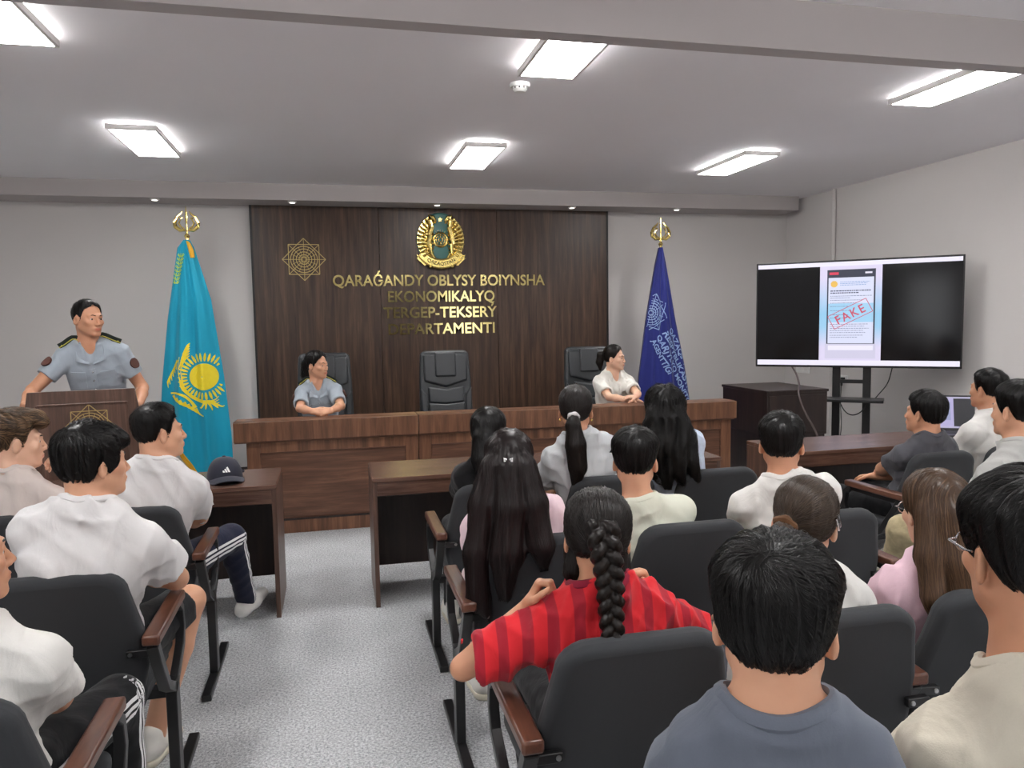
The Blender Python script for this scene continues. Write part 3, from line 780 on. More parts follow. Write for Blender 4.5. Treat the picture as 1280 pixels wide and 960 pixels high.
def flag(name, label, X, Y, zt, left, right, hem, colr, phase):
    """left/right: (z,x) edge polylines; hem: (u,z). returns the thing, the cloth and the front surface function"""
    t = thing(name, label, 'flag', (X, Y, 0), 0, 'flags on floor stands')
    MB().lathe([(0, 0), (0.2, 0), (0.2, 0.015), (0.06, 0.035), (0.03, 0.07), (0, 0.07)], 28).build('stand_base', M_gold, t)
    MB().tube([(0, 0, 0.05), (0, 0, zt+0.03)], 0.014, 10).build('pole', M_gold, t)
    finial(t, zt+0.05)
    lz, lx = zip(*sorted(left)); rz, rx = zip(*sorted(right))
    hu, hz = zip(*hem)
    def edge(z): return np.interp(z, lz, lx), np.interp(z, rz, rx)
    def yf(x, z):
        a, b = edge(z); w = b-a; u = np.clip((x-a)/np.maximum(w, 1e-4), 0, 1)
        body = np.sin(PI*u)**0.8*(0.015+0.17*w)
        fold = np.cos(2*PI*(2.6*u+phase)+0.7*np.sin(2.2*z))*0.055*w + np.cos(2*PI*(5.3*u+phase*2)+1.1*z)*0.022*w
        return -0.02-body-fold*np.sin(PI*u)**0.5
    nu, nv = 64, 70
    vs = []; fs = []
    for side in (0, 1):
        for j in range(nv+1):
            for i in range(nu+1):
                u = i/nu; zb = np.interp(u, hu, hz); z = zt+(zb-zt)*j/nv
                a, b = edge(z); x = a+(b-a)*u
                if side == 0: y = float(yf(x, z))
                else: y = 0.02+math.sin(PI*u)*(0.01+0.08*(b-a))+0.015*math.cos(2*PI*3*u)*(b-a) if 0 < i < nu else float(yf(x, z))
                vs.append((x-X, y, z))
        o = side*(nu+1)*(nv+1)
        for j in range(nv):
            for i in range(nu):
                q = (o+j*(nu+1)+i, o+j*(nu+1)+i+1, o+(j+1)*(nu+1)+i+1, o+(j+1)*(nu+1)+i)
                fs.append(q[::-1] if side == 0 else q)
    cl = raw('cloth', vs, fs, fabric(name+'_cloth', colr, rough=0.55, wr=0.15), t, smooth=True)
    return t, cl, yf, edge
def on_flag(name, V, F, yf, edge, X, m, parent, lift=0.004, clip=True):
    """lay 2-D shapes (absolute x,z) on the cloth, dropping what lies past its edges"""
    ok = []
    for x, z in V:
        a, b = edge(z); ok.append(a+0.004 < x < b-0.004)
    F2 = [f for f in F if all(ok[i] for i in f)]
    vs = [(x-X, float(yf(x, z))-lift, z) for x, z in V]
    return raw(name, vs, F2, m, parent, smooth=True)
def fan(V, F, pts):
    o = len(V); V.extend(pts); F.append(tuple(range(o, o+len(pts))))
def strip(V, F, pts, widths):
    o = len(V); n = len(pts)
    for i in range(n):
        a = pts[max(i-1, 0)]; b = pts[min(i+1, n-1)]
        dx, dz = b[0]-a[0], b[1]-a[1]; l = math.hypot(dx, dz) or 1; nx, nz = -dz/l*widths[i]/2, dx/l*widths[i]/2
        V.append((pts[i][0]+nx, pts[i][1]+nz)); V.append((pts[i][0]-nx, pts[i][1]-nz))
    for i in range(n-1): F.append((o+2*i, o+2*i+1, o+2*i+3, o+2*i+2))
def smooth_pts(P, n=6):
    out = []
    for i in range(len(P)-1):
        p = [np.array(P[k]) for k in (max(i-1, 0), i, i+1, min(i+2, len(P)-1))]
        for k in range(n):
            t = k/n; out.append(tuple(0.5*((2*p[1])+(p[2]-p[0])*t+(2*p[0]-5*p[1]+4*p[2]-p[3])*t*t+(p[3]-p[0]+3*(p[1]-p[2]))*t**3)))
    out.append(tuple(P[-1])); return out

FX, FY = -1.31, 7.86
t, cl, yf, ed = flag('flag', 'light blue flag with a yellow sun and eagle on a gold pole', FX, FY, 2.44,
    [(2.45, -1.335), (2.365, -1.40), (1.683, -1.52), (1.07, -1.60), (0.84, -1.62), (0.1, -1.63)], [(2.45, -1.29), (2.366, -1.25), (1.877, -1.12), (1.146, -1.035), (0.55, -0.99), (0.1, -0.985)],
    [(0, 0.72), (0.25, 0.50), (0.56, 0.13), (1, 0.12)], s2l((24, 152, 182)), 0.1)
M_fy = mat('flag_yellow', s2l((236, 214, 44)), rough=0.6)
cx, cz = -1.205, 1.135
V = []; F = []
for k in range(8):
    a0, a1 = 2*PI*k/8, 2*PI*(k+1)/8
for j in range(5):
    for k in range(36):
        a0, a1 = 2*PI*k/36, 2*PI*(k+1)/36; r0, r1 = 0.128*j/5, 0.128*(j+1)/5
        fan(V, F, [(cx+r0*math.cos(a0), cz+r0*math.sin(a0)), (cx+r1*math.cos(a0), cz+r1*math.sin(a0)), (cx+r1*math.cos(a1), cz+r1*math.sin(a1)), (cx+r0*math.cos(a1), cz+r0*math.sin(a1))] if j else
            [(cx, cz), (cx+r1*math.cos(a0), cz+r1*math.sin(a0)), (cx+r1*math.cos(a1), cz+r1*math.sin(a1))])
for k in range(34):
    a = 2*PI*k/34
    strip(V, F, [(cx+r*math.cos(a), cz+r*math.sin(a)) for r in (0.15, 0.18, 0.215, 0.232)], [0.010, 0.022, 0.016, 0.002])
on_flag('sun', V, F, yf, ed, FX, M_fy, cl)
V = []; F = []
E = lambda *p: smooth_pts(p)
def wing(pts, w0, w1):
    q = E(*pts); strip(V, F, q, [w0+(w1-w0)*i/(len(q)-1) for i in range(len(q))])
# eagle: body curve under the sun, raised wing at the left, lower wing and tail
wing([(-1.40, 1.33), (-1.415, 1.22), (-1.405, 1.12), (-1.39, 1.03), (-1.33, 0.955), (-1.24, 0.905), (-1.16, 0.895)], 0.03, 0.03)
for k in range(6):
    b = (-1.41+0.008*k, 1.21+0.028*k); wing([b, (b[0]+0.028, b[1]+0.075), (b[0]+0.085-0.006*k, b[1]+0.13-0.004*k)], 0.032, 0.008)
for k in range(6):
    b = (-1.43-0.018*k, 1.30-0.035*k); wing([b, (b[0]-0.02, b[1]-0.035), (b[0]-0.016, b[1]-0.09)], 0.024, 0.006)
wing([(-1.515, 0.985), (-1.45, 0.985), (-1.39, 0.96), (-1.33, 0.90), (-1.29, 0.84)], 0.014, 0.03)
for k in range(7):
    b = (-1.49+0.033*k, 0.965-0.022*k); wing([b, (b[0]+0.03, b[1]-0.05), (b[0]+0.075, b[1]-0.075)], 0.026, 0.006)
for k in range(5):
    b = (-1.20+0.012*k, 0.895); wing([b, (b[0]+0.03*(k-1.2), b[1]-0.055), (b[0]+0.04*(k-1.2), b[1]-0.09+0.02*abs(k-2))], 0.022, 0.005)
for k in range(4):
    b = (-1.17, 0.895); wing([b, (b[0]+0.05, b[1]+0.012-0.018*k), (b[0]+0.085, b[1]+0.045-0.032*k)], 0.018, 0.005)
on_flag('eagle', V, F, yf, ed, FX, M_fy, cl)
V = []; F = []
for k in range(8):
    zc = 2.28-0.036*k; xc = -1.362-0.0085*k
    for s in (-1, 1):
        for d in (0.006, 0.022):
            wing([(xc+s*d*0.4, zc), (xc+s*(d+0.006), zc+0.016), (xc+s*d, zc+0.03)], 0.010, 0.006)
on_flag('ornament', V, F, yf, ed, FX, mat('flag_ornament', s2l((182, 208, 76)), rough=0.6), cl)
# fringe along the slanting hem
mb = MB(); hem = []
for i in range(80):
    u = 0.0+0.58*i/79; z = float(np.interp(u, (0, 0.25, 0.56, 1), (0.72, 0.50, 0.13, 0.12))); a, b = ed(z); x = float(a+(b-a)*u)
    y = float(yf(x, z)); hem.append((x-FX, y-0.004, z))
    mb.tube([(x-FX, y, z+0.012), (x-FX-0.012, y-0.002, z-0.028), (x-FX-0.014, y, z-0.045)], [0.006, 0.006, 0.003], 5)
mb.tube(hem, 0.008, 6)
M_fringe = mat('gold_fringe', s2l((224, 166, 34)), rough=0.6, scale=200, var=0.2)
mb.build('fringe', M_fringe, cl)
mb = MB(); mb.tube([(0.0, -0.035, 2.43), (0.02, -0.05, 2.40), (0.04, -0.055, 2.33), (0.045, -0.05, 2.27)], [0.008, 0.018, 0.026, 0.022], 9)
mb.build('tassel', M_fringe, t)

GX, GY = 3.57, 7.86
t, cl, yf, ed = flag('flag', 'dark blue flag with a star emblem and lettering on a gold pole', GX, GY, 2.40,
    [(2.41, 3.55), (2.2, 3.50), (1.6, 3.39), (0.98, 3.305), (0.1, 3.25)], [(2.41, 3.585), (2.2, 3.63), (1.6, 3.74), (1.1, 3.85), (0.7, 3.915), (0.1, 3.97)],
    [(0, 0.2), (1, 0.14)], s2l((36, 44, 118)), 0.45)
M_fl = mat('flag_print_pale_blue', s2l((150, 176, 220)), rough=0.6)
V0, F0 = star_lines(0.215, 0.0085)
ca, sa = math.cos(R(-16)), math.sin(R(-16))
V = [(3.435+x*0.78*ca-y*sa*0.95, 1.685+x*sa+y*ca) for x, y in V0]
on_flag('star_emblem', V, F0, yf, ed, GX, M_fl, cl)
a = R(-64); ca, sa = math.cos(a), math.sin(a)
for body, x0, z0, L_ in (('QAZAQSTAN', 3.622, 1.50, 0.62), ('RESPÝBLIKASYNYŃ', 3.548, 1.462, 0.98), ('QARJYLYQ MONITORING', 3.478, 1.425, 1.2), ('AGENTTIGI', 3.412, 1.375, 0.46)):
    vs, fs = text_mesh(body, 0.088, 0, 0.0022, 'LEFT')
    xs = [v[0] for v in vs]; k = L_/(max(xs)-min(xs))*0.9
    # break long triangles so that the print follows the folds
    bm = bmesh.new(); bv = [bm.verts.new((x*k, y, 0)) for x, y, z in vs]
    for f in fs:
        try: bm.faces.new([bv[i] for i in f])
        except ValueError: pass
    bmesh.ops.triangulate(bm, faces=bm.faces[:])
    bmesh.ops.subdivide_edges(bm, edges=bm.edges[:], cuts=1)
    bm.verts.index_update()
    V = [(x0+v.co.x*ca-v.co.y*sa*0.9, z0+v.co.x*sa+v.co.y*ca) for v in bm.verts]
    F = [tuple(v.index for v in f.verts) for f in bm.faces]; bm.free()
    on_flag('lettering', V, F, yf, ed, GX, M_fl, cl, lift=0.005)

# ------------------------------------------------------------------ office chairs behind the bench
M_leather = mat('black_leather', s2l((44, 47, 50)), rough=0.38, spec=0.5, bump=0.12, bscale=160)
def office_chair(x, y, rz, label, first=None):
    if first is not None:
        t = copy_tree(first); t.location = (x, y, 0); t.rotation_euler = (0, 0, rz); t['label'] = label; return t
    t = thing('office_chair', label, 'office chair', (x, y, 0), rz, 'black executive chairs behind the bench')
    tilt = Matrix.Translation((0, 0.24, 0.5)) @ Matrix.Rotation(R(-8), 4, 'X')
    def pad(mb, x0, x1, z0, z1, y0, y1): mb.box((x0, y0, z0), (x1, y1, z1), tilt)
    mb = MB(); mb.prism([(-0.2, 0.0), (0.2, 0.0), (0.255, 0.28), (0.25, 0.55), (0.235, 0.83), (0.20, 0.86), (-0.20, 0.86), (-0.235, 0.83), (-0.25, 0.55), (-0.255, 0.28)], 0.0, 0.075, tilt)
    back = mb.build('backrest', M_leather, t, bevel=0.022, seg=3)
    mb = MB(); mb.prism([(-0.21, 0.56), (0.0, 0.50), (0.21, 0.56), (0.215, 0.82), (-0.215, 0.82)], -0.03, 0.02, tilt); mb.build('headrest_pad', M_leather, t, bevel=0.02, seg=3)
    mb = MB(); pad(mb, -0.10, 0.10, 0.60, 0.835, -0.045, 0.0); mb.build('headrest_panel', M_leather, t, bevel=0.014, seg=3)
    for k, (z0, z1) in enumerate(((0.355, 0.485), (0.215, 0.345), (0.07, 0.205))):
        mb = MB(); w = 0.17
        d = 0.045 if k == 0 else 0.02
        mb.prism([(-w, z0), (0.0, z0-0.02), (w, z0), (w+0.005, z1+d*0.5), (0.0, z1-0.005), (-w-0.005, z1+d*0.5)], -0.04, 0.01, tilt); mb.build('back_cushion', M_leather, t, bevel=0.018, seg=3)
    for s in (-1, 1):
        mb = MB(); mb.prism([(s*0.18, 0.06), (s*0.235, 0.1), (s*0.245, 0.5), (s*0.19, 0.43)][::s], -0.035, 0.01, tilt); mb.build('side_bolster', M_leather, t, bevel=0.014, seg=3)
    MB().box((-0.26, -0.28, 0.44), (0.26, 0.27, 0.55)).build('seat', M_leather, t, bevel=0.045, seg=4)
    for s in (-1, 1):
        mb = MB(); mb.tube([(s*0.28, 0.25, 0.62), (s*0.31, 0.16, 0.70), (s*0.315, -0.02, 0.715), (s*0.31, -0.16, 0.69), (s*0.29, -0.2, 0.58), (s*0.26, -0.1, 0.47)], 0.022, 8)
        ar = mb.build('armrest', M_black, t)
        MB().box((-0.035+s*0.313, -0.15, 0.715), (0.035+s*0.313, 0.15, 0.745)).build('arm_pad', M_leather, ar, bevel=0.012)
    MB().tube([(0, 0, 0.1), (0, 0, 0.44)], 0.03, 12).build('gas_lift', M_black, t)
    for k in range(5):
        a = 2*PI*k/5+0.3; c, s = math.cos(a), math.sin(a)
        lg = MB().tube([(0.02*c, 0.02*s, 0.12), (0.3*c, 0.3*s, 0.075)], [0.03, 0.02], 8).build('base_arm', M_black, t)
        MB().ball((0.3*c, 0.3*s, 0.032), 0.032, 10).build('caster', M_black, lg)
    return t
c0 = office_chair(1.055, 6.92, 0, 'empty black leather executive chair at the middle of the bench')
office_chair(-0.075, 6.98, 0, 'black leather executive chair the woman in uniform sits in', c0)
office_chair(2.53, 6.98, 0, 'black leather executive chair the woman in the white blouse sits in', c0)

# ------------------------------------------------------------------ auditorium chairs
M_cloth = fabric('charcoal_upholstery', s2l((52, 54, 57)), rough=0.9, wr=0.04, wscale=14)
M_shell = mat('charcoal_back_shell', s2l((44, 46, 50)), rough=0.6, bump=0.05, bscale=300)
M_arm = wood('reddish_arm_wood', s2l((70, 40, 32)), s2l((98, 62, 48)), s2l((126, 84, 66)), (22, 2.0, 22), rough=0.3)
PITCH = 0.56
def side_frame(t, s):
    x = s*PITCH/2
    mb = MB(); fl = (0.035, 0.05, (1, 0, 0))
    mb.box((x-0.02, 0.02, 0.0), (x+0.02, 0.60, 0.028))
    f = mb.build('foot_bar', M_black, t, bevel=0.004)
    mb = MB(); mb.box((x-0.018, 0.24, 0.028), (x+0.018, 0.30, 0.40)); mb.build('post', M_black, t, bevel=0.004)
    mb = MB()
    mb.tube([(x, 0.27, 0.36), (x, 0.36, 0.415), (x, 0.43, 0.46), (x, 0.455, 0.52), (x, 0.445, 0.59), (x, 0.40, 0.625)], 0.02, flat=(0.03, 0.03, (1, 0, 0)))
    mb.tube([(x, 0.27, 0.37), (x, 0.16, 0.43), (x, 0.07, 0.56), (x, 0.03, 0.625)], 0.02, flat=(0.034, 0.036, (1, 0, 0)))
    mb.tube([(x, 0.03, 0.615), (x, 0.42, 0.622)], 0.02, flat=(0.03, 0.012, (1, 0, 0)))
    mb.build('arm_loop', M_black, t, bevel=0.003)
    MB().box((x-0.027, 0.0, 0.63), (x+0.027, 0.43, 0.665)).build('armrest', M_arm, t, bevel=0.008)
def auditorium_chair(x, y, label, right=False, rz=0.0, first=None, recline=0.0):
    if first is not None:
        t = copy_tree(first); t.location = (x, y, 0); t.rotation_euler = (0, 0, rz); t['label'] = label
    else:
        t = thing('auditorium_chair', label, 'chair', (x, y, 0), rz, 'charcoal chairs of the audience')
        tilt = Matrix.Translation((0, 0.11, 0.42)) @ Matrix.Rotation(R(13), 4, 'X')
        def outline(k):
            P = [(-0.225*k, 0.0), (0.225*k, 0.0)]
            w = 0.245*k; top = 0.455
            for c, a0 in (((w-0.085-0.03, top-0.075), 0), ((-w+0.085+0.03, top-0.075), 90)):
                for i in range(7):
                    a = R(a0+15*i); P.append((c[0]+0.085*math.cos(a), c[1]+0.075*math.sin(a)))
            P.insert(2, (0.252*k, 0.12)); P.insert(3, (0.245*k, 0.24)); P.append((-0.245*k, 0.24)); P.append((-0.252*k, 0.12))
            return P
        mb = MB(); mb.prism(outline(1.0), -0.008, 0.055, tilt); mb.build('backrest', M_cloth, t, bevel=0.024, seg=5)
        mb = MB(); mb.box((-0.235, 0.10, 0.40), (0.235, 0.55, 0.47)); mb.build('seat', M_cloth, t, bevel=0.028, seg=4)
        MB().box((-0.22, 0.12, 0.375), (0.22, 0.52, 0.402)).build('seat_pan', M_shell, t, bevel=0.006)
        mb = MB(); mb.box((-PITCH/2+0.018, 0.25, 0.345), (PITCH/2-0.018, 0.29, 0.378)); mb.build('cross_beam', M_black, t)
        side_frame(t, -1)
        for s in (-1, 1):
            mb = MB(); mb.box((min(s*0.2, s*0.265), 0.03, 0.585), (max(s*0.2, s*0.265), 0.05, 0.61)); br = mb.build('bracket', M_black, t, bevel=0.003)
            MB().lathe([(0, 0), (0.007, 0), (0.006, 0.004), (0, 0.005)], 10, Matrix.Translation((s*0.212, 0.03, 0.598)) @ Matrix.Rotation(R(90), 4, 'X')).build('bolt', M_steel, br)
    if right: side_frame(t, 1)
    return t
ROWY = [3.36, 2.48, 1.60, 0.74]
MX = [0.735, 1.295, 1.855]
ch0 = auditorium_chair(MX[0], ROWY[0], 'aisle chair of the middle block front row, under the girl in the black top')
auditorium_chair(MX[1], ROWY[0], 'front row chair under the girl with the long low ponytail in the pale grey tee', first=ch0)
auditorium_chair(MX[2], ROWY[0], 'front row chair under the girl with loose wavy hair, its back half bare', True, first=ch0)
auditorium_chair(MX[0]-0.03, ROWY[1], 'second row aisle chair under the girl in pink with very long straight hair', first=ch0)
auditorium_chair(MX[1]-0.02, ROWY[1], 'second row chair under the boy in the pale cream tee between two girls', first=ch0)
auditorium_chair(MX[2]-0.01, ROWY[1], 'second row chair under the boy in white, before the girl with the clip', True, first=ch0)
auditorium_chair(MX[0]-0.04, ROWY[2], 'third row aisle chair under the girl with a braid and red shirt', first=ch0)
auditorium_chair(MX[1]-0.05, ROWY[2], 'third row chair right in front of the boy in the grey tee', first=ch0)
auditorium_chair(MX[2]-0.08, ROWY[2]+0.02, 'third row chair under the girl with glasses and pink shirt', True, rz=R(-6), first=ch0)
auditorium_chair(MX[0]-0.05, ROWY[3], 'nearest chair, under the boy in the blue-grey tee', first=ch0)
auditorium_chair(MX[1]-0.05, ROWY[3], 'nearest chair at the right, under the boy in glasses and off-white tee', True, first=ch0)
LX = [-0.86, -1.42]
for k, (r, lbs) in enumerate(((0, ('left block front row aisle chair, under the boy in striped navy trousers', 'left block front row chair under the boy resting his chin on his hand')),
                              (1, ('left block second row aisle chair under the boy with thick black hair and white tee', None)),
                              (2, ('left block third row aisle chair at the bottom left corner of the photo', None)))):
    for j, lb in enumerate(lbs):
        if lb: auditorium_chair(LX[j]-0.0*r, ROWY[r]+(0.0 if r < 2 else 0.06), lb, j == 0, first=ch0)
auditorium_chair(3.22, 3.40, 'right block front chair under the boy in the dark grey tee', rz=R(4), first=ch0)
auditorium_chair(3.79, 3.46, 'right block front chair under the boy in white near the right wall', True, rz=R(2), first=ch0)
auditorium_chair(3.02, 2.42, 'right block second row chair under the boy in camouflage trousers', True, first=ch0)

# cap on the left desk ---------------------------------------------------------
def cap():
    t = thing('baseball_cap', 'black baseball cap with a white three-bar mark lying on the left desk', 'cap', (-0.615, 4.50, 0.752), R(14)); t.scale = (1.15, 1.15, 1.12)
    m = fabric('cap_navy_black', s2l((44, 46, 58)), rough=0.8, wr=0.1)
    mb = MB(); n = 36; k = 12; prof = []
    vs = []; fs = []
    for i in range(k+1):
        a = PI/2*i/k
        for j in range(n):
            b = 2*PI*j/n
            r = math.cos(a)**0.75 if i < k else 0.001
            front = 1+0.10*max(0, -math.sin(b))*math.sin(2*a)
            vs.append((0.083*r*math.cos(b)*(1+0.012*abs(math.sin(3*b))), 0.098*r*math.sin(b)*front, 0.004+0.112*math.sin(a)*(1+0.02*max(0, -math.sin(b)))))
    fs = [(i*n+j, i*n+(j+1) % n, (i+1)*n+(j+1) % n, (i+1)*n+j) for i in range(k) for j in range(n)]
    mb._add(vs, fs); cr = mb.build('crown', m, t)
    vs = []; fs = []
    nu, nv = 24, 8
    for lay in (0, 1):
        for i in range(nu+1):
            a = R(-78+156*i/nu)
            for j in range(nv+1):
                q = j/nv; r0 = 0.092; ext = 0.072*math.cos(a*0.95)**0.7
                x = 0.084*math.sin(a)*(1+0.10*q*abs(math.cos(a))); y = -0.092*math.cos(a)-ext*q
                z = 0.036-0.030*(abs(x)/0.084)**2-0.012*q*q-(0.004 if lay else 0)
                vs.append((x, y, max(z, 0.0005 if lay else 0.0045)))
        o = lay*(nu+1)*(nv+1)
        for i in range(nu):
            for j in range(nv):
                q = (o+i*(nv+1)+j, o+(i+1)*(nv+1)+j, o+(i+1)*(nv+1)+j+1, o+i*(nv+1)+j+1); fs.append(q if not lay else q[::-1])
    o = (nu+1)*(nv+1)
    for i in range(nu): a, b = i*(nv+1)+nv, (i+1)*(nv+1)+nv; fs.append((a, b, b+o, a+o))
    mb = MB(); mb._add(vs, fs); mb.build('brim', m, t)
    MB().ball((0, 0, 0.118), (0.009, 0.009, 0.005), 10).build('button', m, t)
    MB().tube([(0.05, 0.082, 0.02), (0.0, 0.108, 0.022), (-0.05, 0.082, 0.02)], 0.009, 6).tube([(0.07, 0.07, 0.02), (0.10, 0.085, 0.018)], 0.008, 6).build('strap', m, t)
    # three slanted bars on the front
    V = []; F = []
    def front(x, z):
        lo, hi = 0.0, PI/2
        a = math.asin(min(1, max(0, (z-0.004)/0.114))); r = math.cos(a)**0.75
        s = math.sqrt(max(0, 1-(x/(0.083*r))**2)); return -0.098*r*s*(1+0.10*s*math.sin(2*a))-0.0022
    for x0, h in ((-0.018, 0.010), (-0.006, 0.018), (0.006, 0.026)):
        # a bar leaning left, cut level at the foot
        q = [(x0, 0.054), (x0+0.0095, 0.054), (x0+0.0095-h*0.42+0.0, 0.054+h), (x0-h*0.42+0.002, 0.054+h*0.85)]
        fan(V, F, q)
    raw('mark', [(x, front(x, z), z) for x, z in V], F, M_white, cr)
cap()
# ------------------------------------------------------------------ implicit surfaces for bodies, clothes and hair
f32 = np.float32
def rc(a, b, ra, rb):
    a = np.array(a, float); b = np.array(b, float); ba = b-a; L2 = max(float(ba@ba), 1e-9)
    def f(X, Y, Z):
        px, py, pz = X-a[0], Y-a[1], Z-a[2]
        h = np.clip((px*ba[0]+py*ba[1]+pz*ba[2])/L2, 0, 1)
        return np.sqrt((px-ba[0]*h)**2+(py-ba[1]*h)**2+(pz-ba[2]*h)**2)-(ra+(rb-ra)*h)
    r = max(ra, rb)
    return f, np.minimum(a, b)-r, np.maximum(a, b)+r
def ell(c, r, M=None):
    c = np.array(c, float); r = np.array(r, float)
    def f(X, Y, Z):
        p = (X-c[0], Y-c[1], Z-c[2])
        if M is not None: p = tuple(p[0]*M[0][i]+p[1]*M[1][i]+p[2]*M[2][i] for i in range(3))
        q = (p[0]/r[0])**2+(p[1]/r[1])**2+(p[2]/r[2])**2
        k0 = np.sqrt(q); k1 = np.sqrt((p[0]/r[0]**2)**2+(p[1]/r[1]**2)**2+(p[2]/r[2]**2)**2)+1e-6
        return k0*(k0-1)/k1
    R_ = r.max() if M is not None else r
    return f, c-R_, c+R_
def smin(a, b, k):
    if k <= 0: return np.minimum(a, b)
    h = np.clip(0.5+0.5*(b-a)/k, 0, 1); return b+(a-b)*h-k*h*(1-h)
def smax(a, b, k): return -smin(-a, -b, k)
def axis(lo, hi, fine, hc, hf):
    out = [lo]; x = lo
    while x < hi:
        h = hc
        for a, b in fine:
            if a-hc < x < b: h = hf
        x += h; out.append(x)
    return np.array(out, dtype=f32)
def mesh_sdf(prims, hc, fine=(), hf=0.005, disp=None, smooth=1):
    """prims: (op, (f, lo, hi), k) with op add/cut/keep; returns verts, quads"""
    adds = [p for p in prims if p[0] == 'add']
    lo = np.min([p[1][1] for p in adds], 0)-0.03; hi = np.max([p[1][2] for p in adds], 0)+0.03
    ax = [axis(lo[i], hi[i], [(b[0][i], b[1][i]) for b in fine], hc, hf) for i in range(3)]
    d = np.full([len(a) for a in ax], 0.5, f32)
    for op, (f, l, h), k in prims:
        m = k+0.035
        if op == 'keep' or l is None: sl = [slice(0, len(a)) for a in ax]
        else: sl = [slice(max(0, int(np.searchsorted(ax[i], l[i]-m))-1), int(np.searchsorted(ax[i], h[i]+m))+1) for i in range(3)]
        X = ax[0][sl[0]][:, None, None]; Y = ax[1][sl[1]][None, :, None]; Z = ax[2][sl[2]][None, None, :]
        if 0 in (X.size, Y.size, Z.size): continue
        v = f(X, Y, Z).astype(f32); D = d[tuple(sl)]
        if op == 'add': d[tuple(sl)] = smin(D, v, k)
        elif op == 'cut': d[tuple(sl)] = smax(D, -v, k)
        else: d[tuple(sl)] = smax(D, v, k)
    if disp is not None:
        idx = np.nonzero(np.abs(d) < 0.03)
        d[idx] += disp(ax[0][idx[0]], ax[1][idx[1]], ax[2][idx[2]])
    return nets(d, ax, smooth)+(d, ax)
def nets(d, ax, smooth=1):
    d[0] = d[-1] = 0.5; d[:, 0] = d[:, -1] = 0.5; d[:, :, 0] = d[:, :, -1] = 0.5
    s = d < 0
    c = np.zeros([n-1 for n in d.shape], np.uint8)
    nx, ny, nz = c.shape
    for i in (0, 1):
        for j in (0, 1):
            for k in (0, 1): c += s[i:nx+i, j:ny+j, k:nz+k]
    mask = (c > 0) & (c < 8)
    I, J, K = np.nonzero(mask)
    cor = {}
    for i in (0, 1):
        for j in (0, 1):
            for k in (0, 1): cor[i, j, k] = d[I+i, J+j, K+k]
    P = np.zeros((len(I), 3)); n = np.zeros(len(I))
    for axn in range(3):
        for u in (0, 1):
            for v in (0, 1):
                a = [u, v]; a.insert(axn, 0); b = [u, v]; b.insert(axn, 1)
                da, db = cor[tuple(a)], cor[tuple(b)]
                m = (da < 0) != (db < 0)
                t = np.where(m, da/np.where(m, da-db, 1), 0)
                q = np.tile(np.array(a, float), (len(I), 1)); q[:, axn] = t
                P += q*m[:, None]; n += m
    P /= n[:, None]
    W = np.stack([ax[i][g]+(ax[i][g+1]-ax[i][g])*P[:, i] for i, g in enumerate((I, J, K))], 1)
    ids = np.full(c.shape, -1, np.int64); ids[mask] = np.arange(len(I))
    Fs = []
    for axn in range(3):
        sl0 = [slice(None)]*3; sl1 = [slice(None)]*3
        sl0[axn] = slice(0, -1); sl1[axn] = slice(1, None)
        a, b = s[tuple(sl0)], s[tuple(sl1)]
        e = np.argwhere(a != b)
        o1, o2 = [(1, 2), (2, 0), (0, 1)][axn]
        e = e[(e[:, o1] > 0) & (e[:, o2] > 0) & (e[:, o1] < c.shape[o1]) & (e[:, o2] < c.shape[o2])]
        inside = a[e[:, 0], e[:, 1], e[:, 2]]
        q = []
        for du, dv in ((-1, -1), (0, -1), (0, 0), (-1, 0)):
            g = e.copy(); g[:, o1] += du; g[:, o2] += dv; q.append(ids[g[:, 0], g[:, 1], g[:, 2]])
        q = np.stack(q, 1); q[~inside] = q[~inside][:, ::-1]; Fs.append(q)
    F = np.concatenate(Fs)
    F = F[(F >= 0).all(1)]
    for _ in range(smooth):
        E_ = np.concatenate([F[:, [0, 1]], F[:, [1, 2]], F[:, [2, 3]], F[:, [3, 0]]])
        S = np.zeros_like(W); cnt = np.zeros(len(W))
        for k in range(3): S[:, k] = np.bincount(E_[:, 0], W[E_[:, 1], k], len(W))+np.bincount(E_[:, 1], W[E_[:, 0], k], len(W))
        cnt = np.bincount(E_[:, 0], minlength=len(W))+np.bincount(E_[:, 1], minlength=len(W))
        W = W*0.5+0.5*S/np.maximum(cnt, 1)[:, None]
    return W, F
def np_mesh(name, V, F, m, parent, attrs=None, smooth=True):
    me = bpy.data.meshes.new(name)
    V = np.asarray(V, f32); F = np.asarray(F, np.int32); k = F.shape[1]
    me.vertices.add(len(V)); me.vertices.foreach_set('co', V.ravel())
    me.loops.add(F.size); me.loops.foreach_set('vertex_index', F.ravel())
    me.polygons.add(len(F)); me.polygons.foreach_set('loop_start', np.arange(0, F.size, k, dtype=np.int32))
    try: me.polygons.foreach_set('loop_total', np.full(len(F), k, np.int32))
    except Exception: pass
    me.update(calc_edges=True); me.validate()
    for an, av in (attrs or {}).items():
        a = me.attributes.new(an, 'FLOAT', 'POINT'); a.data.foreach_set('value', np.asarray(av, f32))
    me.materials.append(m)
    if smooth: me.shade_smooth()
    o = bpy.data.objects.new(name, me); COL.objects.link(o)
    if parent is not None: o.parent = parent
    return o

# ------------------------------------------------------------------ people
def rotm(yaw=0, pitch=0, roll=0):
    return np.array(Matrix.Rotation(R(yaw), 3, 'Z') @ Matrix.Rotation(R(pitch), 3, 'X') @ Matrix.Rotation(R(roll), 3, 'Y'))
def unit(v): v = np.asarray(v, float); return v/max(np.linalg.norm(v), 1e-9)
def ss(a, b, x): t = np.clip((x-a)/(b-a), 0, 1); return t*t*(3-2*t)

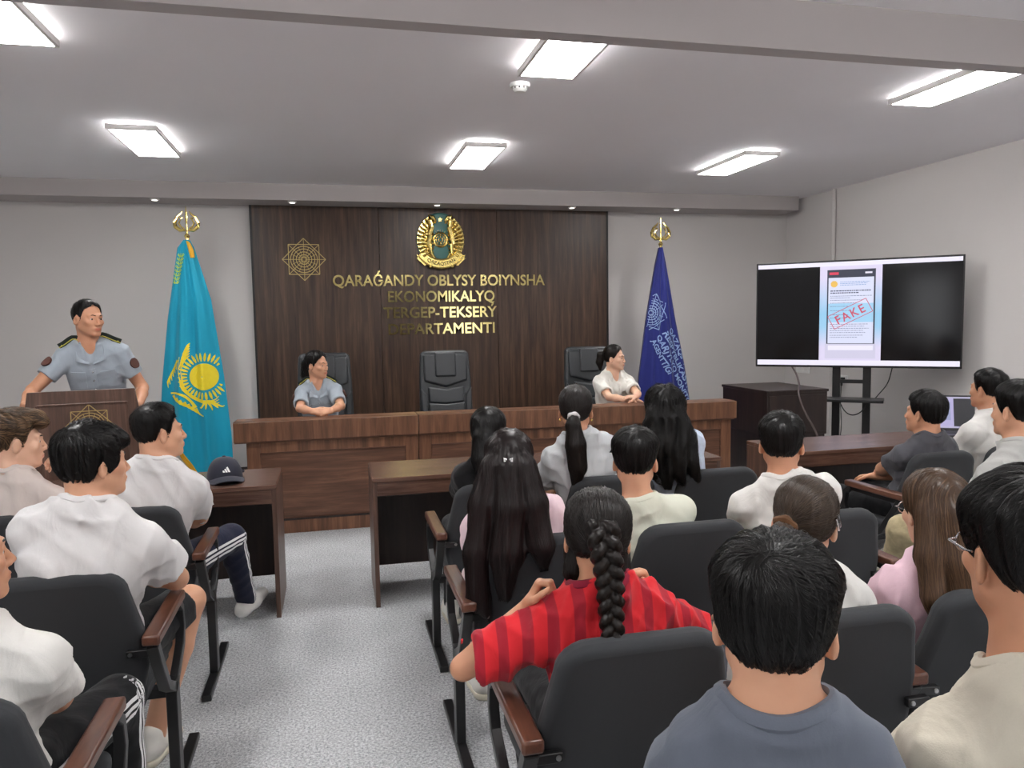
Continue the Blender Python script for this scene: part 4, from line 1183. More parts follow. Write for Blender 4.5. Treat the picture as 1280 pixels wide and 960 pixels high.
def head_sdf(x, y, z, fem=False):
    x = np.asarray(x, f32)
    A = lambda p: p[0](x, y, z)
    ax = np.abs(x)
    B = lambda p: p[0](ax, y, z)
    d = A(ell((0, -0.015, 0.03), (0.074, 0.092, 0.086)))
    d = smin(d, A(ell((0, 0.03, -0.035), (0.06, 0.062, 0.075))), 0.035)
    jw = 0.046 if fem else 0.051
    d = smin(d, B(rc((jw, 0.0, -0.055), (0.012, 0.072, -0.098), 0.018, 0.017)), 0.03)
    d = smin(d, A(ell((0, 0.078, -0.098), (0.02, 0.016, 0.015))), 0.015)
    d = smin(d, B(ell((0.043, 0.062, -0.022), (0.02, 0.018, 0.017))), 0.022)
    d = smin(d, B(rc((0.008, 0.087 if fem else 0.089, 0.021), (0.042, 0.073, 0.022), 0.008 if fem else 0.010, 0.007)), 0.018)
    d = smax(d, -B(ell((0.031, 0.096, 0.0), (0.017, 0.016, 0.011))), 0.012)
    d = smin(d, A(rc((0, 0.087, 0.012), (0, 0.108 if fem else 0.112, -0.033), 0.0055, 0.0078 if fem else 0.0095)), 0.012)
    d = smin(d, B(ell((0.011, 0.099, -0.037), (0.009, 0.011, 0.008))), 0.006)
    d = smin(d, A(ell((0, 0.084, -0.064), (0.027, 0.016, 0.017))), 0.015)
    d = smin(d, A(ell((0, 0.096, -0.0605), (0.022, 0.009, 0.005))), 0.005)
    d = smin(d, A(ell((0, 0.095, -0.0715), (0.018, 0.009, 0.006))), 0.005)
    d = smax(d, -A(ell((0, 0.106, -0.0658), (0.022, 0.006, 0.0014))), 0.003)
    # upper lids
    d = smin(d, B(rc((0.019, 0.086, 0.006), (0.044, 0.077, 0.006), 0.0045, 0.0045)), 0.006)
    d = smin(d, B(rc((0.020, 0.085, -0.009), (0.042, 0.077, -0.008), 0.004, 0.004)), 0.007)
    # ears
    M = rotm(-22, 0, 0)
    e = B(ell((0.078, -0.008, -0.012), (0.010, 0.019, 0.032), np.array(Matrix.Rotation(R(28), 3, 'Z') @ Matrix.Rotation(R(-12), 3, 'X'))))
    e = smax(e, -B(ell((0.089, -0.004, -0.008), (0.009, 0.011, 0.021))), 0.006)
    d = smin(d, e, 0.006)
    return d

def hand_prims(W, f, n, thumb, s, curl, spread=6.0):
    """palm, four fingers and a thumb. W wrist, f pointing along the hand, n out of the palm, thumb = side of the thumb"""
    f = unit(f); n = unit(n-f*(n@f)); sd = unit(np.cross(f, n)); sd = sd if sd@thumb > 0 else -sd
    P = []
    off = (0.030, 0.010, -0.010, -0.029); L = (0.072, 0.080, 0.074, 0.058); pl = (0.088, 0.090, 0.085, 0.078)
    for i in range(4):
        k0 = W+sd*off[i]*0.55*s; k1 = W+f*pl[i]*s+sd*off[i]*s
        P.append(('add', rc(k0, k1, 0.0155*s, 0.0115*s), 0.014))
        dr = unit(f+sd*math.sin(R(spread*(1.5-i)))); p = k1; ang = 0
        for j, (fr, rr) in enumerate(((0.45, 0.0098), (0.31, 0.0088), (0.24, 0.0078))):
            ang += curl[j]
            v = dr*math.cos(R(ang))+n*math.sin(R(ang)); q = p+v*L[i]*fr*s
            P.append(('add', rc(p, q, (rr+0.0004)*s, (rr-0.0006)*s), 0.004)); p = q
    t0 = W+f*0.022*s+sd*0.024*s; t1 = t0+(f*0.55+sd*0.75+n*0.35)*0.045*s; t2 = t1+(f*0.85+sd*0.25+n*0.4)*0.034*s; t3 = t2+(f*0.9+n*0.45)*0.026*s
    P += [('add', rc(t0, t1, 0.0165*s, 0.0125*s), 0.012), ('add', rc(t1, t2, 0.0118*s, 0.0105*s), 0.004), ('add', rc(t2, t3, 0.0105*s, 0.0085*s), 0.004)]
    return P

def loft(P, T, sx, prof, grow=0.0, sag=0.02, p=2.3):
    u = unit(T-P); sx = unit(sx-u*(sx@u)); fw = np.cross(u, sx); L = np.linalg.norm(T-P)
    pt, pa, pb = [np.array(q) for q in zip(*prof)]
    tt = np.linspace(pt[0], pt[-1], 60)
    # smooth the profile
    def sm(v):
        w = np.interp(tt, pt, v); kk = np.array([1, 2, 3, 2, 1.])/9; return np.convolve(np.pad(w, 2, 'edge'), kk, 'valid')
    A_, B_ = sm(pa)+grow, sm(pb)+grow
    def f(X, Y, Z):
        px, py, pz = X-P[0], Y-P[1], Z-P[2]
        t = (px*u[0]+py*u[1]+pz*u[2])/L
        x = px*sx[0]+py*sx[1]+pz*sx[2]; y = px*fw[0]+py*fw[1]+pz*fw[2]
        y = y+sag*np.sin(PI*np.clip(t, 0, 1))
        a = np.interp(t, tt, A_); b = np.interp(t, tt, B_)
        q = ((np.abs(x)/a)**p+(np.abs(y)/b)**p)**(1/p)
        d = (q-1)*np.minimum(a, b)
        return np.maximum(d, np.maximum((tt[0]-t), (t-tt[-1]))*L-grow)
    r = A_.max()+0.03
    lo = np.minimum(P+u*L*tt[0], P+u*L*tt[-1])-r; hi = np.maximum(P+u*L*tt[0], P+u*L*tt[-1])+r
    return f, lo, hi

SKIN = {}
def skin(c):
    if c not in SKIN: SKIN[c] = skin_mat('skin', s2l(c))
    return SKIN[c]
HAIRM = {}
def hairm(c, t=None):
    if (c, t) not in HAIRM: HAIRM[c, t] = hair_mat('hair', c, t)
    return HAIRM[c, t]
M_eye = mat('eye_white', s2l((196, 188, 182)), rough=0.3)
M_iris = mat('eye_dark', (0.012, 0.008, 0.006), rough=0.12)

BOY = {0: 0.078, 30: 0.066, 55: 0.048, 68: 0.0, 78: -0.016, 88: 0.012, 98: 0.028, 112: 0.0, 130: -0.045, 155: -0.078, 180: -0.085}
LONG = {0: 0.085, 25: 0.07, 50: 0.045, 65: 0.0, 80: -0.03, 95: -0.03, 110: -0.06, 140: -0.09, 180: -0.095}
def build_hair(root, Hc, Rh, hs, h, seed):
    rnd = np.random.default_rng(seed)
    hl = h.get('line', BOY); ph_k = np.array(sorted(hl)); ph_v = np.array([hl[k] for k in ph_k])
    top, side, back = h.get('th', (0.03, 0.012, 0.012)); top, side, back = top*0.75, side*0.62, back*0.75
    C0 = np.array(h.get('crown', (0.01, -0.07, 0.092)))
    chains = [([np.array(p, float) for p in pts], rr) for pts, rr in h.get('chains', ())]
    flow = h.get('flow', 'crown'); Q = np.array(h.get('tie', (0, -0.115, -0.01)))
    amp = h.get('clump', 0.0025); nf = h.get('nf', 26)
    def zl(X, Y): return np.interp(np.degrees(np.arctan2(np.abs(X), Y)), ph_k, ph_v)
    def cap(X, Y, Z):
        X, Y, Z = np.broadcast_arrays(X, Y, Z)
        e = ell((0, -0.015, 0.03), (0.074, 0.092, 0.086))[0](X, Y, Z)
        wz = ss(0.02, 0.10, Z); wb = ss(0.0, -0.1, Y)
        th = (side+(back-side)*wb)*(1-wz)+top*wz
        above = Z-zl(X, Y)
        th = th*(0.2+0.8*ss(0.0, h.get('taper', 0.045), above))
        d = e-th-0.001
        psi = np.arctan2(X-C0[0], Y-C0[1]); rr = np.sqrt((X-C0[0])**2+(Y-C0[1])**2+(Z-C0[2])**2)
        g = np.sin(psi*nf+3*np.sin(psi*5+seed)+rr*22+seed)+0.6*np.sin(psi*nf*1.9+rr*40+2*seed)
        d = d-amp*g*ss(0.02, 0.07, rr)*ss(0, 0.03, above)
        return smax(d, -above*0.85, 0.008)
    pr = [('add', (cap, np.array((-0.13, -0.15, -0.13)), np.array((0.13, 0.15, 0.18))), 0.0)]
    for pts, rr in chains:
        for i in range(len(pts)-1): pr.append(('add', rc(pts[i], pts[i+1], rr[i], rr[i+1]), h.get('ck', 0.02)))
    for p in h.get('extra', ()): pr.append(('add', p, 0.012))
    # keep the face free
    pr.append(('cut', ell((0, 0.085, -0.045), (0.054, 0.06, 0.092)), 0.01))
    dz = None
    if chains and flow != 'braid':
        def dz(X, Y, Z):
            g = np.sin(np.arctan2(X, Y+0.03)*nf*0.9+2*np.sin(Z*13+seed)+seed)+0.5*np.sin(X*160+Z*9*np.sin(seed))
            return np.where(Z < -0.02, amp*g, 0).astype(f32)
    res = h.get('res', 0.006)
    V, F, d, ax = mesh_sdf(pr, res, disp=dz, smooth=1)
    # strands combed over the surface
    grad = np.gradient(d, *ax)
    def samp(P):
        ii = []; ff = []
        for k in range(3):
            i = np.clip(np.searchsorted(ax[k], P[:, k])-1, 0, len(ax[k])-2); ii.append(i); ff.append(np.clip((P[:, k]-ax[k][i])/(ax[k][i+1]-ax[k][i]), 0, 1))
        def tri(a):
            o = 0
            for i in (0, 1):
                for j in (0, 1):
                    for k in (0, 1):
                        w = (ff[0] if i else 1-ff[0])*(ff[1] if j else 1-ff[1])*(ff[2] if k else 1-ff[2])
                        o = o+w*a[ii[0]+i, ii[1]+j, ii[2]+k]
            return o
        dd = tri(d); g = np.stack([tri(q) for q in grad], 1); g /= np.linalg.norm(g, axis=1)[:, None]+1e-9
        return dd, g
    n = h.get('n', 900); steps = h.get('steps', 8); st = h.get('step', 0.009)
    P = V[rnd.integers(0, len(V), n)].astype(float)+rnd.normal(0, 0.002, (n, 3))
    off = rnd.uniform(-0.0015, h.get('lift', 0.003), n)
    cs = [(np.array(pts[i]), np.array(pts[i+1])) for pts, rr in chains for i in range(len(pts)-1)]
    crr = [max(rr[i], rr[i+1]) for pts, rr in chains for i in range(len(pts)-1)]
    traj = []; nrm = []; wph = 2.5*np.sin(P[:, 0]*38)+2*np.sin(P[:, 2]*20)+rnd.normal(0, 0.5, n); wav = h.get('wave', 0.0)
    jit = rnd.normal(0, h.get('jit', 0.12), (n, 3))
    for k in range(steps):
        dd, g = samp(P)
        P = P-(np.clip(dd, -0.02, 0.02)-off)[:, None]*g*0.9
        traj.append(P.copy()); nrm.append(g)
        if flow == 'crown':
            v = P-C0; v /= np.linalg.norm(v, axis=1)[:, None]+1e-6
            v = v+np.array(h.get('grav', (0, 0, -0.35)))+0.3*np.cross(g, v)
        elif flow == 'fwd':
            v = P-C0; v /= np.linalg.norm(v, axis=1)[:, None]+1e-6
            v = v*0.5+np.array(h.get('grav', (0.25, 0.9, -0.1)))*ss(0.0, 0.05, P[:, 2])[:, None]+np.array((0, 0, -0.7))*ss(0.06, -0.02, P[:, 2])[:, None]
        elif flow == 'pull':
            v = Q-P; v /= np.linalg.norm(v, axis=1)[:, None]+1e-6
        else:
            pxp = P[:, 0]-h.get('part', 0.0)
            tp = ss(0.05, 0.1, P[:, 2])[:, None]
            v = np.stack([np.sign(pxp)*0.8, -0.25+0*pxp, -0.6+0*pxp], 1)*tp+np.array((0, -0.12, -1.0))*(1-tp)
        if cs:
            best = np.full(n, 9.0); tv = np.zeros((n, 3))
            for (a, b), r_ in zip(cs, crr):
                ba = b-a; t = np.clip(((P-a)@ba)/(ba@ba), 0, 1); dist = np.linalg.norm(P-a-t[:, None]*ba, axis=1)-r_
                m = dist < best; best[m] = dist[m]; tv[m] = unit(ba)
            w = np.where(P[:, 2] < h.get('chain_z', -0.03), ss(0.03, 0.0, best), 0)[:, None] if flow != 'pull' else ss(0.012, 0.0, best)[:, None]
            v = v*(1-w)+tv*w
        v = v+jit
        if wav:
            b_ = np.cross(v, g); v = v+b_*(wav*np.sin(k*0.75+wph))[:, None]
        v -= (v*g).sum(1)[:, None]*g; v /= np.linalg.norm(v, axis=1)[:, None]+1e-6
        P = P+v*st*rnd.uniform(0.85, 1.1, n)[:, None]
    T_ = np.stack(traj, 1); Nn = np.stack(nrm, 1)
    tan = np.gradient(T_, axis=1); tan /= np.linalg.norm(tan, axis=2)[..., None]+1e-9
    bn = np.cross(tan, Nn); bn /= np.linalg.norm(bn, axis=2)[..., None]+1e-9
    w = h.get('w', 0.0013)*np.interp(np.arange(steps), [0, steps*0.3, steps*0.7, steps-1], [0.5, 1, 0.9, 0.12])[None, :, None]
    ring = np.stack([T_+bn*w, T_+Nn*w*0.7, T_-bn*w], 2)
    SV = ring.reshape(-1, 3); base = (np.arange(n)*steps*3)[:, None, None]
    jj = (np.arange(steps-1)*3)[None, :, None]; kk = np.arange(2)[None, None, :]
    a = base+jj+kk
    SF = np.stack([a, a+1, a+4, a+3], -1).reshape(-1, 4)
    sh = np.repeat(rnd.uniform(0, 1, n)**1.6, steps*3)
    allV = np.concatenate([V, SV]); allF = np.concatenate([F, SF+len(V)])
    shade = np.concatenate([np.full(len(V), 0.12), sh])
    allV = allV*hs@Rh.T+Hc
    return np_mesh('hair', allV, allF, hairm(h.get('col', (0.008, 0.0065, 0.006)), h.get('tip')), root, {'shade': shade})

def wrinkles(seed, amp, stretch=1.0):
    r = np.random.default_rng(seed)
    D = [(unit(r.normal(0, 1, 3)*np.array((1, 1, 0.8)))*r.uniform(18, 52), r.uniform(0, 6.3), unit(r.normal(0, 1, 3))*r.uniform(7, 16), r.uniform(0, 6.3)) for _ in range(6)]
    def f(X, Y, Z):
        o = 0
        for k, p, w, q in D:
            wv = 1.6*np.sin(X*w[0]+Y*w[1]+Z*w[2]+q)
            s_ = np.sin(X*k[0]+Y*k[1]+Z*k[2]+p+wv); m = 0.5+0.5*np.sin(0.6*(X*w[1]+Y*w[2]+Z*w[0])*1.3+p)
            o = o+(1-np.abs(s_))**1.5*m
        return (-(o/2.6-0.45)*amp).astype(f32)
    return f

def person(label, at, yaw, head, hyaw=0, hpitch=0, hroll=0, s=1.0, hs=0.95, fem=False, skinc=(206, 158, 130), hair=None, top=None, pants=None, shoes=(225, 222, 215),
           arms=None, legs=None, hip=0.535, shw=None, near=False, fullhands=True, seed=1, glasses=None, brow=True, neck_dy=0.03, neck=0.150, drop=0.08):
    """builds one figure. at = (x, y) under the pelvis, head = (x, y, z of the hair top); angles in degrees (0 looks away from the camera, + turns left)"""
    root = thing('person', label, 'person', (at[0], at[1], 0), R(yaw), 'people in the hall')
    Mi = rotm(-yaw)
    def loc(p): return Mi @ (np.array(p, float)-np.array((at[0], at[1], 0)))
    hair = dict(hair or {}); top = dict(top or {}); pants = dict(pants or {}); arms = arms or {}; legs = legs or {}
    tth = hair.get('th', (0.03,))[0]*0.75
    Hc = loc((head[0], head[1], head[2]-(0.116+tth)*hs))
    Rh = Mi @ rotm(hyaw, hpitch, hroll)
    P = np.array((0, 0, hip)); 
    T = Hc+np.array((0, -neck_dy, -neck))*s
    Tn = T
    u = unit(T-P); sx = unit(np.array((1, 0, 0))-u*u[0]); fw = np.cross(u, sx)
    if top.get('twist'):
        c_, s_ = math.cos(R(top['twist'])), math.sin(R(top['twist'])); sx, fw = sx*c_+fw*s_, fw*c_-sx*s_
    shw = (shw or (0.138 if fem else 0.156))*s
    S = {q: T-u*drop*s+sx*shw*q+fw*0.0 for q in (-1, 1)}
    g = 0.94 if fem else 1.0
    prof = [(-0.16, 0.10*s, 0.07*s), (-0.03, 0.165*s, 0.115*s), (0.12, 0.158*s, 0.112*s), (0.38, 0.138*s*g, 0.10*s*g), (0.6, 0.155*s*g, 0.112*s*g), (0.76, 0.162*s*g, 0.108*s*g), (0.88, 0.13*s*g, 0.085*s), (0.96, 0.082*s, 0.065*s), (1.03, 0.052*s, 0.052*s)]
    body = [('add', loft(P, T, sx, prof, 0, 0.02*s), 0.02)]
    nb = Hc+Rh@np.array((0, -0.035, -0.055))*hs; nr = (0.047 if fem else 0.054)*s
    clav = []
    for q in (-1, 1):
        clav.append((T-u*0.045*s+sx*0.05*s*q, S[q], 0.046*s, 0.053*s))
        clav.append((T+(nb-T)*0.25-fw*0.015*s+sx*0.022*s*q, T-u*0.038*s-fw*0.015*s+sx*0.11*s*q, 0.040*s, 0.036*s))
    for c in clav: body.append(('add', rc(*c), 0.03))
    body.append(('add', rc(T-u*0.02*s, nb, nr*1.08, nr), 0.03))
    body.append(('add', rc(T+fw*0.02*s, Hc+Rh@np.array((0, 0.02, -0.075))*hs, nr*0.8, nr*0.72), 0.025))
    Rh32 = Rh
    def headf(X, Y, Z):
        X, Y, Z = np.broadcast_arrays(X-Hc[0], Y-Hc[1], Z-Hc[2])
        x = (X*Rh32[0, 0]+Y*Rh32[1, 0]+Z*Rh32[2, 0])/hs; y = (X*Rh32[0, 1]+Y*Rh32[1, 1]+Z*Rh32[2, 1])/hs; z = (X*Rh32[0, 2]+Y*Rh32[1, 2]+Z*Rh32[2, 2])/hs
        return head_sdf(x, y, z, fem)*hs
    body.append(('add', (headf, Hc-0.15*hs, Hc+0.15*hs), 0.022))
    # arms
    fine = [(Hc-0.135*hs, Hc+0.135*hs)]
    EL = {}; WR = {}
    for q, key in ((-1, 'L'), (1, 'R')):
        a = dict(arms.get(key, {}))
        W = np.array(a.get('hand', (0.11*q, 0.34, hip+0.085)), float) if not a.get('world') else loc(a['hand'])
        ua, fa = 0.285*s, 0.25*s
        D = W-S[q]; dist = np.linalg.norm(D)
        if dist > (ua+fa)*0.995: W = S[q]+D/dist*(ua+fa)*0.995; D = W-S[q]; dist = np.linalg.norm(D)
        dist = max(dist, abs(ua-fa)+0.02)
        ca = (ua*ua+dist*dist-fa*fa)/(2*dist)
        hh = math.sqrt(max(ua*ua-ca*ca, 0.0)); dn = D/np.linalg.norm(D)
        pole = np.array(a.get('pole', (0.5*q, -0.35, -1.0)), float); pole = unit(pole-dn*(pole@dn))
        E = S[q]+dn*ca+pole*hh; EL[q] = E; WR[q] = W
        fr = 0.9 if fem else 1.0
        body += [('add', rc(S[q], S[q]+(E-S[q])*0.5, 0.052*s*fr, 0.047*s*fr), 0.02), ('add', rc(S[q]+(E-S[q])*0.5, E, 0.046*s*fr, 0.038*s*fr), 0.015),
                 ('add', rc(E, E+(W-E)*0.35, 0.037*s*fr, 0.041*s*fr), 0.015), ('add', rc(E+(W-E)*0.35, W, 0.040*s*fr, 0.026*s*fr), 0.012)]
        f_ = np.array(a.get('dir', unit(W-E)), float); nrm = np.array(a.get('palm', (-0.3*q, 0.15, -1.0)), float)
        th_ = np.array(a.get('thumb', (-1.0*q, 0.3, 0.3)), float)
        body += hand_prims(W, f_, nrm, th_, (0.92 if fem else 1.0)*s*0.98, a.get('curl', (22, 30, 20)))
        hc_ = W+unit(f_)*0.08
        if a.get('fine', False): fine.append((hc_-0.11, hc_+0.11))
    # legs
    KN = {}; AN = {}; FD = {}
    for q, key in ((-1, 'L'), (1, 'R')):
        l = legs.get(key, {})
        Hj = P+np.array((0.088*q*s, 0.01, -0.02*s))
        K = np.array(l.get('knee', (0.13*q, 0.44*s, hip-0.025)), float); A_ = np.array(l.get('ankle', (0.13*q, 0.42*s, 0.085)), float)
        KN[q], AN[q] = K, A_; FD[q] = unit(np.array(l.get('foot', (0.12*q, 1, 0)), float))
        body += [('add', rc(Hj, K, 0.080*s, 0.055*s), 0.03), ('add', rc(K, K+(A_-K)*0.35, 0.053*s, 0.054*s), 0.02), ('add', rc(K+(A_-K)*0.35, A_, 0.054*s, 0.036*s), 0.015),
                 ('add', rc(A_, A_+FD[q]*0.1+np.array((0, 0, -0.045)), 0.034, 0.026), 0.02)]
    V, F, _, _ = mesh_sdf(body, 0.0085 if not near else 0.007, fine, 0.0052 if not near else 0.0042, smooth=1)
    pl = (V-Hc)@Rh/hs
    lip = np.clip(1.3-np.sqrt((pl[:, 0]/0.024)**2+((pl[:, 2]+0.066)/0.0105)**2+((pl[:, 1]-0.098)/0.014)**2), 0, 1)*1.4
    bo = np_mesh('body', V, F, skin(skinc), root, {'lip': np.clip(lip, 0, 1)})
    # eyes and brows
    for q in (-1, 1):
        e = MB(); M4 = Matrix.Translation(Hc) @ Matrix(Rh).to_4x4() @ Matrix.Scale(hs, 4)
        e.ball((0.031*q, 0.0738, 0.0), 0.0118, 14, M4); e.mi = 1
        e.ball((0.031*q+0.0, 0.0822, -0.0005), (0.0062, 0.0042, 0.0062), 12, M4)
        oe = e.build('eye', [M_eye, M_iris], root)
        oe.data.polygons.foreach_set('material_index', [0]*(14*7)+[1]*(12*6)) if len(oe.data.polygons) == 14*7+12*6 else None
        if brow:
            e = MB(); pts = [M4 @ Vector(p) for p in ((0.013*q, 0.0955, 0.021), (0.029*q, 0.0905, 0.0265), (0.043*q, 0.0765, 0.023))]
            e.tube(pts, [0.0022*hs, 0.0032*hs, 0.0012*hs], 6); e.build('eyebrow', hairm(hair.get('col', (0.008, 0.0065, 0.006)), hair.get('tip')), root)
    # hair
    if near: hair.setdefault('res', 0.0045)
    build_hair(root, Hc, Rh, hs, hair, seed)
    # shirt
    gr = top.get('grow', 0.016); lo_ = top.get('loose', 0.010); sl = top.get('sleeve', 0.75)*0.82
    sp = [('add', loft(P, T, sx, prof[:-1]+[(1.0, 0.062*s, 0.058*s)], gr, 0.02*s), 0.02)]
    for c in clav: sp.append(('add', rc(c[0], c[1], c[2]+gr*0.95, c[3]+gr*0.7), 0.03))
    for q in (-1, 1):
        E, W = EL[q], WR[q]
        if sl <= 0: continue
        r0 = 0.052*s+gr*0.6; r1 = (0.045*s+gr*0.5+lo_*0.8)*(0.94 if fem else 1)
        end = S[q]+(E-S[q])*min(sl, 1.0)
        if top.get('off') == q: continue
        sp.append(('add', rc(S[q], end, r0, r1), 0.028))
        if sl <= 1.0:
            ax_ = unit(E-S[q])
            pe = end+ax_*0.004
            def cutf(X, Y, Z, pe=pe, ax_=ax_, c=end, r=r1):
                t = (X-pe[0])*ax_[0]+(Y-pe[1])*ax_[1]+(Z-pe[2])*ax_[2]
                return np.maximum(-t, np.sqrt((X-c[0])**2+(Y-c[1])**2+(Z-c[2])**2)-r*1.25)
            sp.append(('cut', (cutf, end-r1*1.4, end+r1*1.4), 0.004))
            sp.append(('cut', rc(end-ax_*0.03, end+ax_*0.05, r1*0.68, r1*0.68), 0.002)) if top.get('open', True) else None
        else:
            sp.append(('add', rc(E, E+(W-E)*(sl-1), r1, r1*0.75), 0.02))
    # neck opening
    nax = unit(nb-T); ncen = T+nax*0.015*s+fw*0.006
    nrr = top.get('neck', 0.060)*s
    sp.append(('cut', rc(ncen-nax*0.012, ncen+nax*0.12, nrr, nrr*1.15), 0.012))
    if top.get('vneck'):
        v0 = T+fw*0.085*s+u*0.03; v1 = T+fw*0.125*s-u*top['vneck']*s
        sp.append(('cut', rc(v0, v1, 0.052*s, 0.016*s), 0.008))
    hem = P[2]-top.get('hem', 0.06)
    sp.append(('cut', ((lambda X, Y, Z: Z-hem+0*X+0*Y), None, None), 0.004))
    SV, SF_, _, _ = mesh_sdf(sp, top.get('res', 0.0075 if not near else 0.006), disp=wrinkles(seed*7+3, top.get('wrinkle', 0.009)*1.9), smooth=1)
    sh = np_mesh(top.get('name', 'shirt'), SV, SF_, top['mat'], root)
    if top.get('collar', True):
        # ribbed band following the opening
        nf_ = unit(fw-nax*(fw@nax)); ns = np.cross(nf_, nax)
        rel = SV-ncen; hgt = rel@nax; px_, py_ = rel@nf_, rel@ns; rad = np.sqrt(px_**2+py_**2); an = np.arctan2(py_, px_)
        sel = (rad > nrr*0.9) & (rad < nrr*1.3+0.014) & (hgt > -0.09) & (hgt < 0.13)
        hh_ = []; rr_ = []
        for k in range(40):
            a = 2*PI*k/40; da = np.abs((an-a+PI) % (2*PI)-PI)
            m = sel & (da < 0.16)
            if m.sum() < 3: hh_.append(np.nan); rr_.append(np.nan); continue
            t_ = np.sort(hgt[m])[-max(2, m.sum()//6):].mean(); m2 = m & (hgt > t_-0.012); hh_.append(t_); rr_.append(rad[m2].mean())
        hh_ = np.array(hh_); rr_ = np.array(rr_)
        if np.isfinite(hh_).sum() > 20:
            ii = np.arange(40); ok = np.isfinite(hh_)
            hh_ = np.interp(ii, ii[ok], hh_[ok], period=40); rr_ = np.interp(ii, ii[ok], rr_[ok], period=40)
            for _ in range(6):
                hh_ = (np.roll(hh_, 1)+2*hh_+np.roll(hh_, -1))/4; rr_ = (np.roll(rr_, 1)+2*rr_+np.roll(rr_, -1))/4
            mb = MB(); ring_ = []
            w_ = top.get('rib', 0.016)
            for k in range(41):
                a = 2*PI*(k % 40)/40; c_ = ncen+nax*(hh_[k % 40]-0.004)+(nf_*math.cos(a)+ns*math.sin(a))*rr_[k % 40]
                out = nf_*math.cos(a)+ns*math.sin(a); up_ = unit(nax*0.8-out*0.6)
                ring_.append([c_+up_*w_*0.75*math.cos(b_)+np.cross(up_, np.cross(out, up_))*0.0+unit(out-up_*(out@up_))*0.0075*math.sin(b_) for b_ in np.linspace(0, 2*PI, 9)[:-1]])
            vs_ = [p_ for r_ in ring_[:-1] for p_ in r_]
            fs_ = [(i*8+j, i*8+(j+1) % 8, ((i+1) % 40)*8+(j+1) % 8, ((i+1) % 40)*8+j) for i in range(40) for j in range(8)]
            mb._add(vs_, fs_); mb.build('collar', top.get('cmat', top['mat']), sh)
    # trousers
    pg = pants.get('grow', 0.013)
    pp = [('add', loft(P, P+(T-P)*0.5, sx, [(-0.36, 0.10*s, 0.07*s), (-0.12, 0.168*s, 0.118*s), (0.2, 0.158*s, 0.112*s), (0.42, 0.15*s, 0.106*s)], 0.008, 0.0), 0.02)]
    kl = pants.get('length', 2.0)     # 1 = to the knee, 2 = ankle
    for q in (-1, 1):
        Hj = P+np.array((0.088*q*s, 0.01, -0.02*s)); K, A_ = KN[q], AN[q]
        e1 = Hj+(K-Hj)*min(1, kl)
        pp.append(('add', rc(Hj, e1, 0.086*s+pg, 0.060*s+pg+(0.006 if kl < 1 else 0)), 0.03))
        if kl > 1: pp.append(('add', rc(K, K+(A_-K)*(kl-1)*0.97, 0.058*s+pg, 0.040*s+pg), 0.025))
        if kl < 1.0:
            ax_ = unit(K-Hj); pe = e1
            pp.append(('cut', ((lambda X, Y, Z, pe=pe, ax_=ax_: np.maximum(-((X-pe[0])*ax_[0]+(Y-pe[1])*ax_[1]+(Z-pe[2])*ax_[2]), np.sqrt((X-pe[0])**2+(Y-pe[1])**2+(Z-pe[2])**2)-0.13)), e1-0.14, e1+0.14), 0.004))
    PV, PF, _, _ = mesh_sdf(pp, 0.0095, disp=wrinkles(seed*5+1, 0.010), smooth=2)
    at_ = {}
    if pants.get('stripes'):
        u_ = np.full(len(PV), 1.0); bd = np.full(len(PV), 9.0)
        for q in (-1, 1):
            Hj = P+np.array((0.088*q*s, 0.01, -0.02*s))
            for a, b in ((Hj, KN[q]), (KN[q], AN[q])):
                ax_ = unit(b-a); t = np.clip(((PV-a)@ax_), 0, np.linalg.norm(b-a)); rel = PV-a-t[:, None]*ax_
                dist = np.linalg.norm(rel, axis=1)
                out = np.array((q, 0, 0.0)); out = unit(out-ax_*(out@ax_)); up = np.cross(ax_, out)
                arc = np.arctan2(rel@up, rel@out)*0.075
                m = dist < bd; bd[m] = dist[m]; u_[m] = arc[m]
        at_['mark'] = u_
    np_mesh(pants.get('name', 'trousers'), PV, PF, pants['mat'], root, at_)
    # shoes
    if shoes is not None:
        sm = shoe_mat(shoes)
        for q in (-1, 1):
            A_, fd = AN[q], FD[q]; fd = unit(fd*np.array((1, 1, 0))); z0 = A_[2]-0.085
            b = np.array((A_[0], A_[1], z0))
            up_ = np.array((0, 0, 1.0))
            lift = legs.get('L' if q < 0 else 'R', {}).get('toe', 0.0)
            fdd = unit(fd+up_*lift)
            pr = [('add', rc(b-fd*0.045+up_*0.045, b+fdd*0.06+up_*0.045, 0.040, 0.043), 0.02), ('add', rc(b+fdd*0.06+up_*0.042, b+fdd*0.155+up_*0.034, 0.043, 0.033), 0.02),
                  ('add', rc(b-fd*0.02+up_*0.05, b-fd*0.015+up_*0.095, 0.042, 0.041), 0.02)]
            if lift == 0: pr.append(('cut', ((lambda X, Y, Z, z0=z0: Z-z0-0.016+0*X+0*Y), None, None), 0.003))
            v_, f_, _, _ = mesh_sdf(pr, 0.0075, smooth=1); so = np_mesh('shoe', v_, f_, sm, root)
            pr = [('add', rc(b-fd*0.048+up_*0.012, b+fdd*0.06+up_*0.012, 0.044, 0.047), 0.01), ('add', rc(b+fdd*0.06+up_*0.012, b+fdd*0.158+up_*0.012, 0.047, 0.038), 0.01)]
            if lift == 0:
                pr.append(('cut', ((lambda X, Y, Z, z0=z0: Z-z0-0.001+0*X+0*Y), None, None), 0.003)); pr.append(('cut', ((lambda X, Y, Z, z0=z0: z0+0.026-Z+0*X+0*Y), None, None), 0.003))
                v_, f_, _, _ = mesh_sdf(pr, 0.0075, smooth=1); np_mesh('sole', v_, f_, M_sole, so)
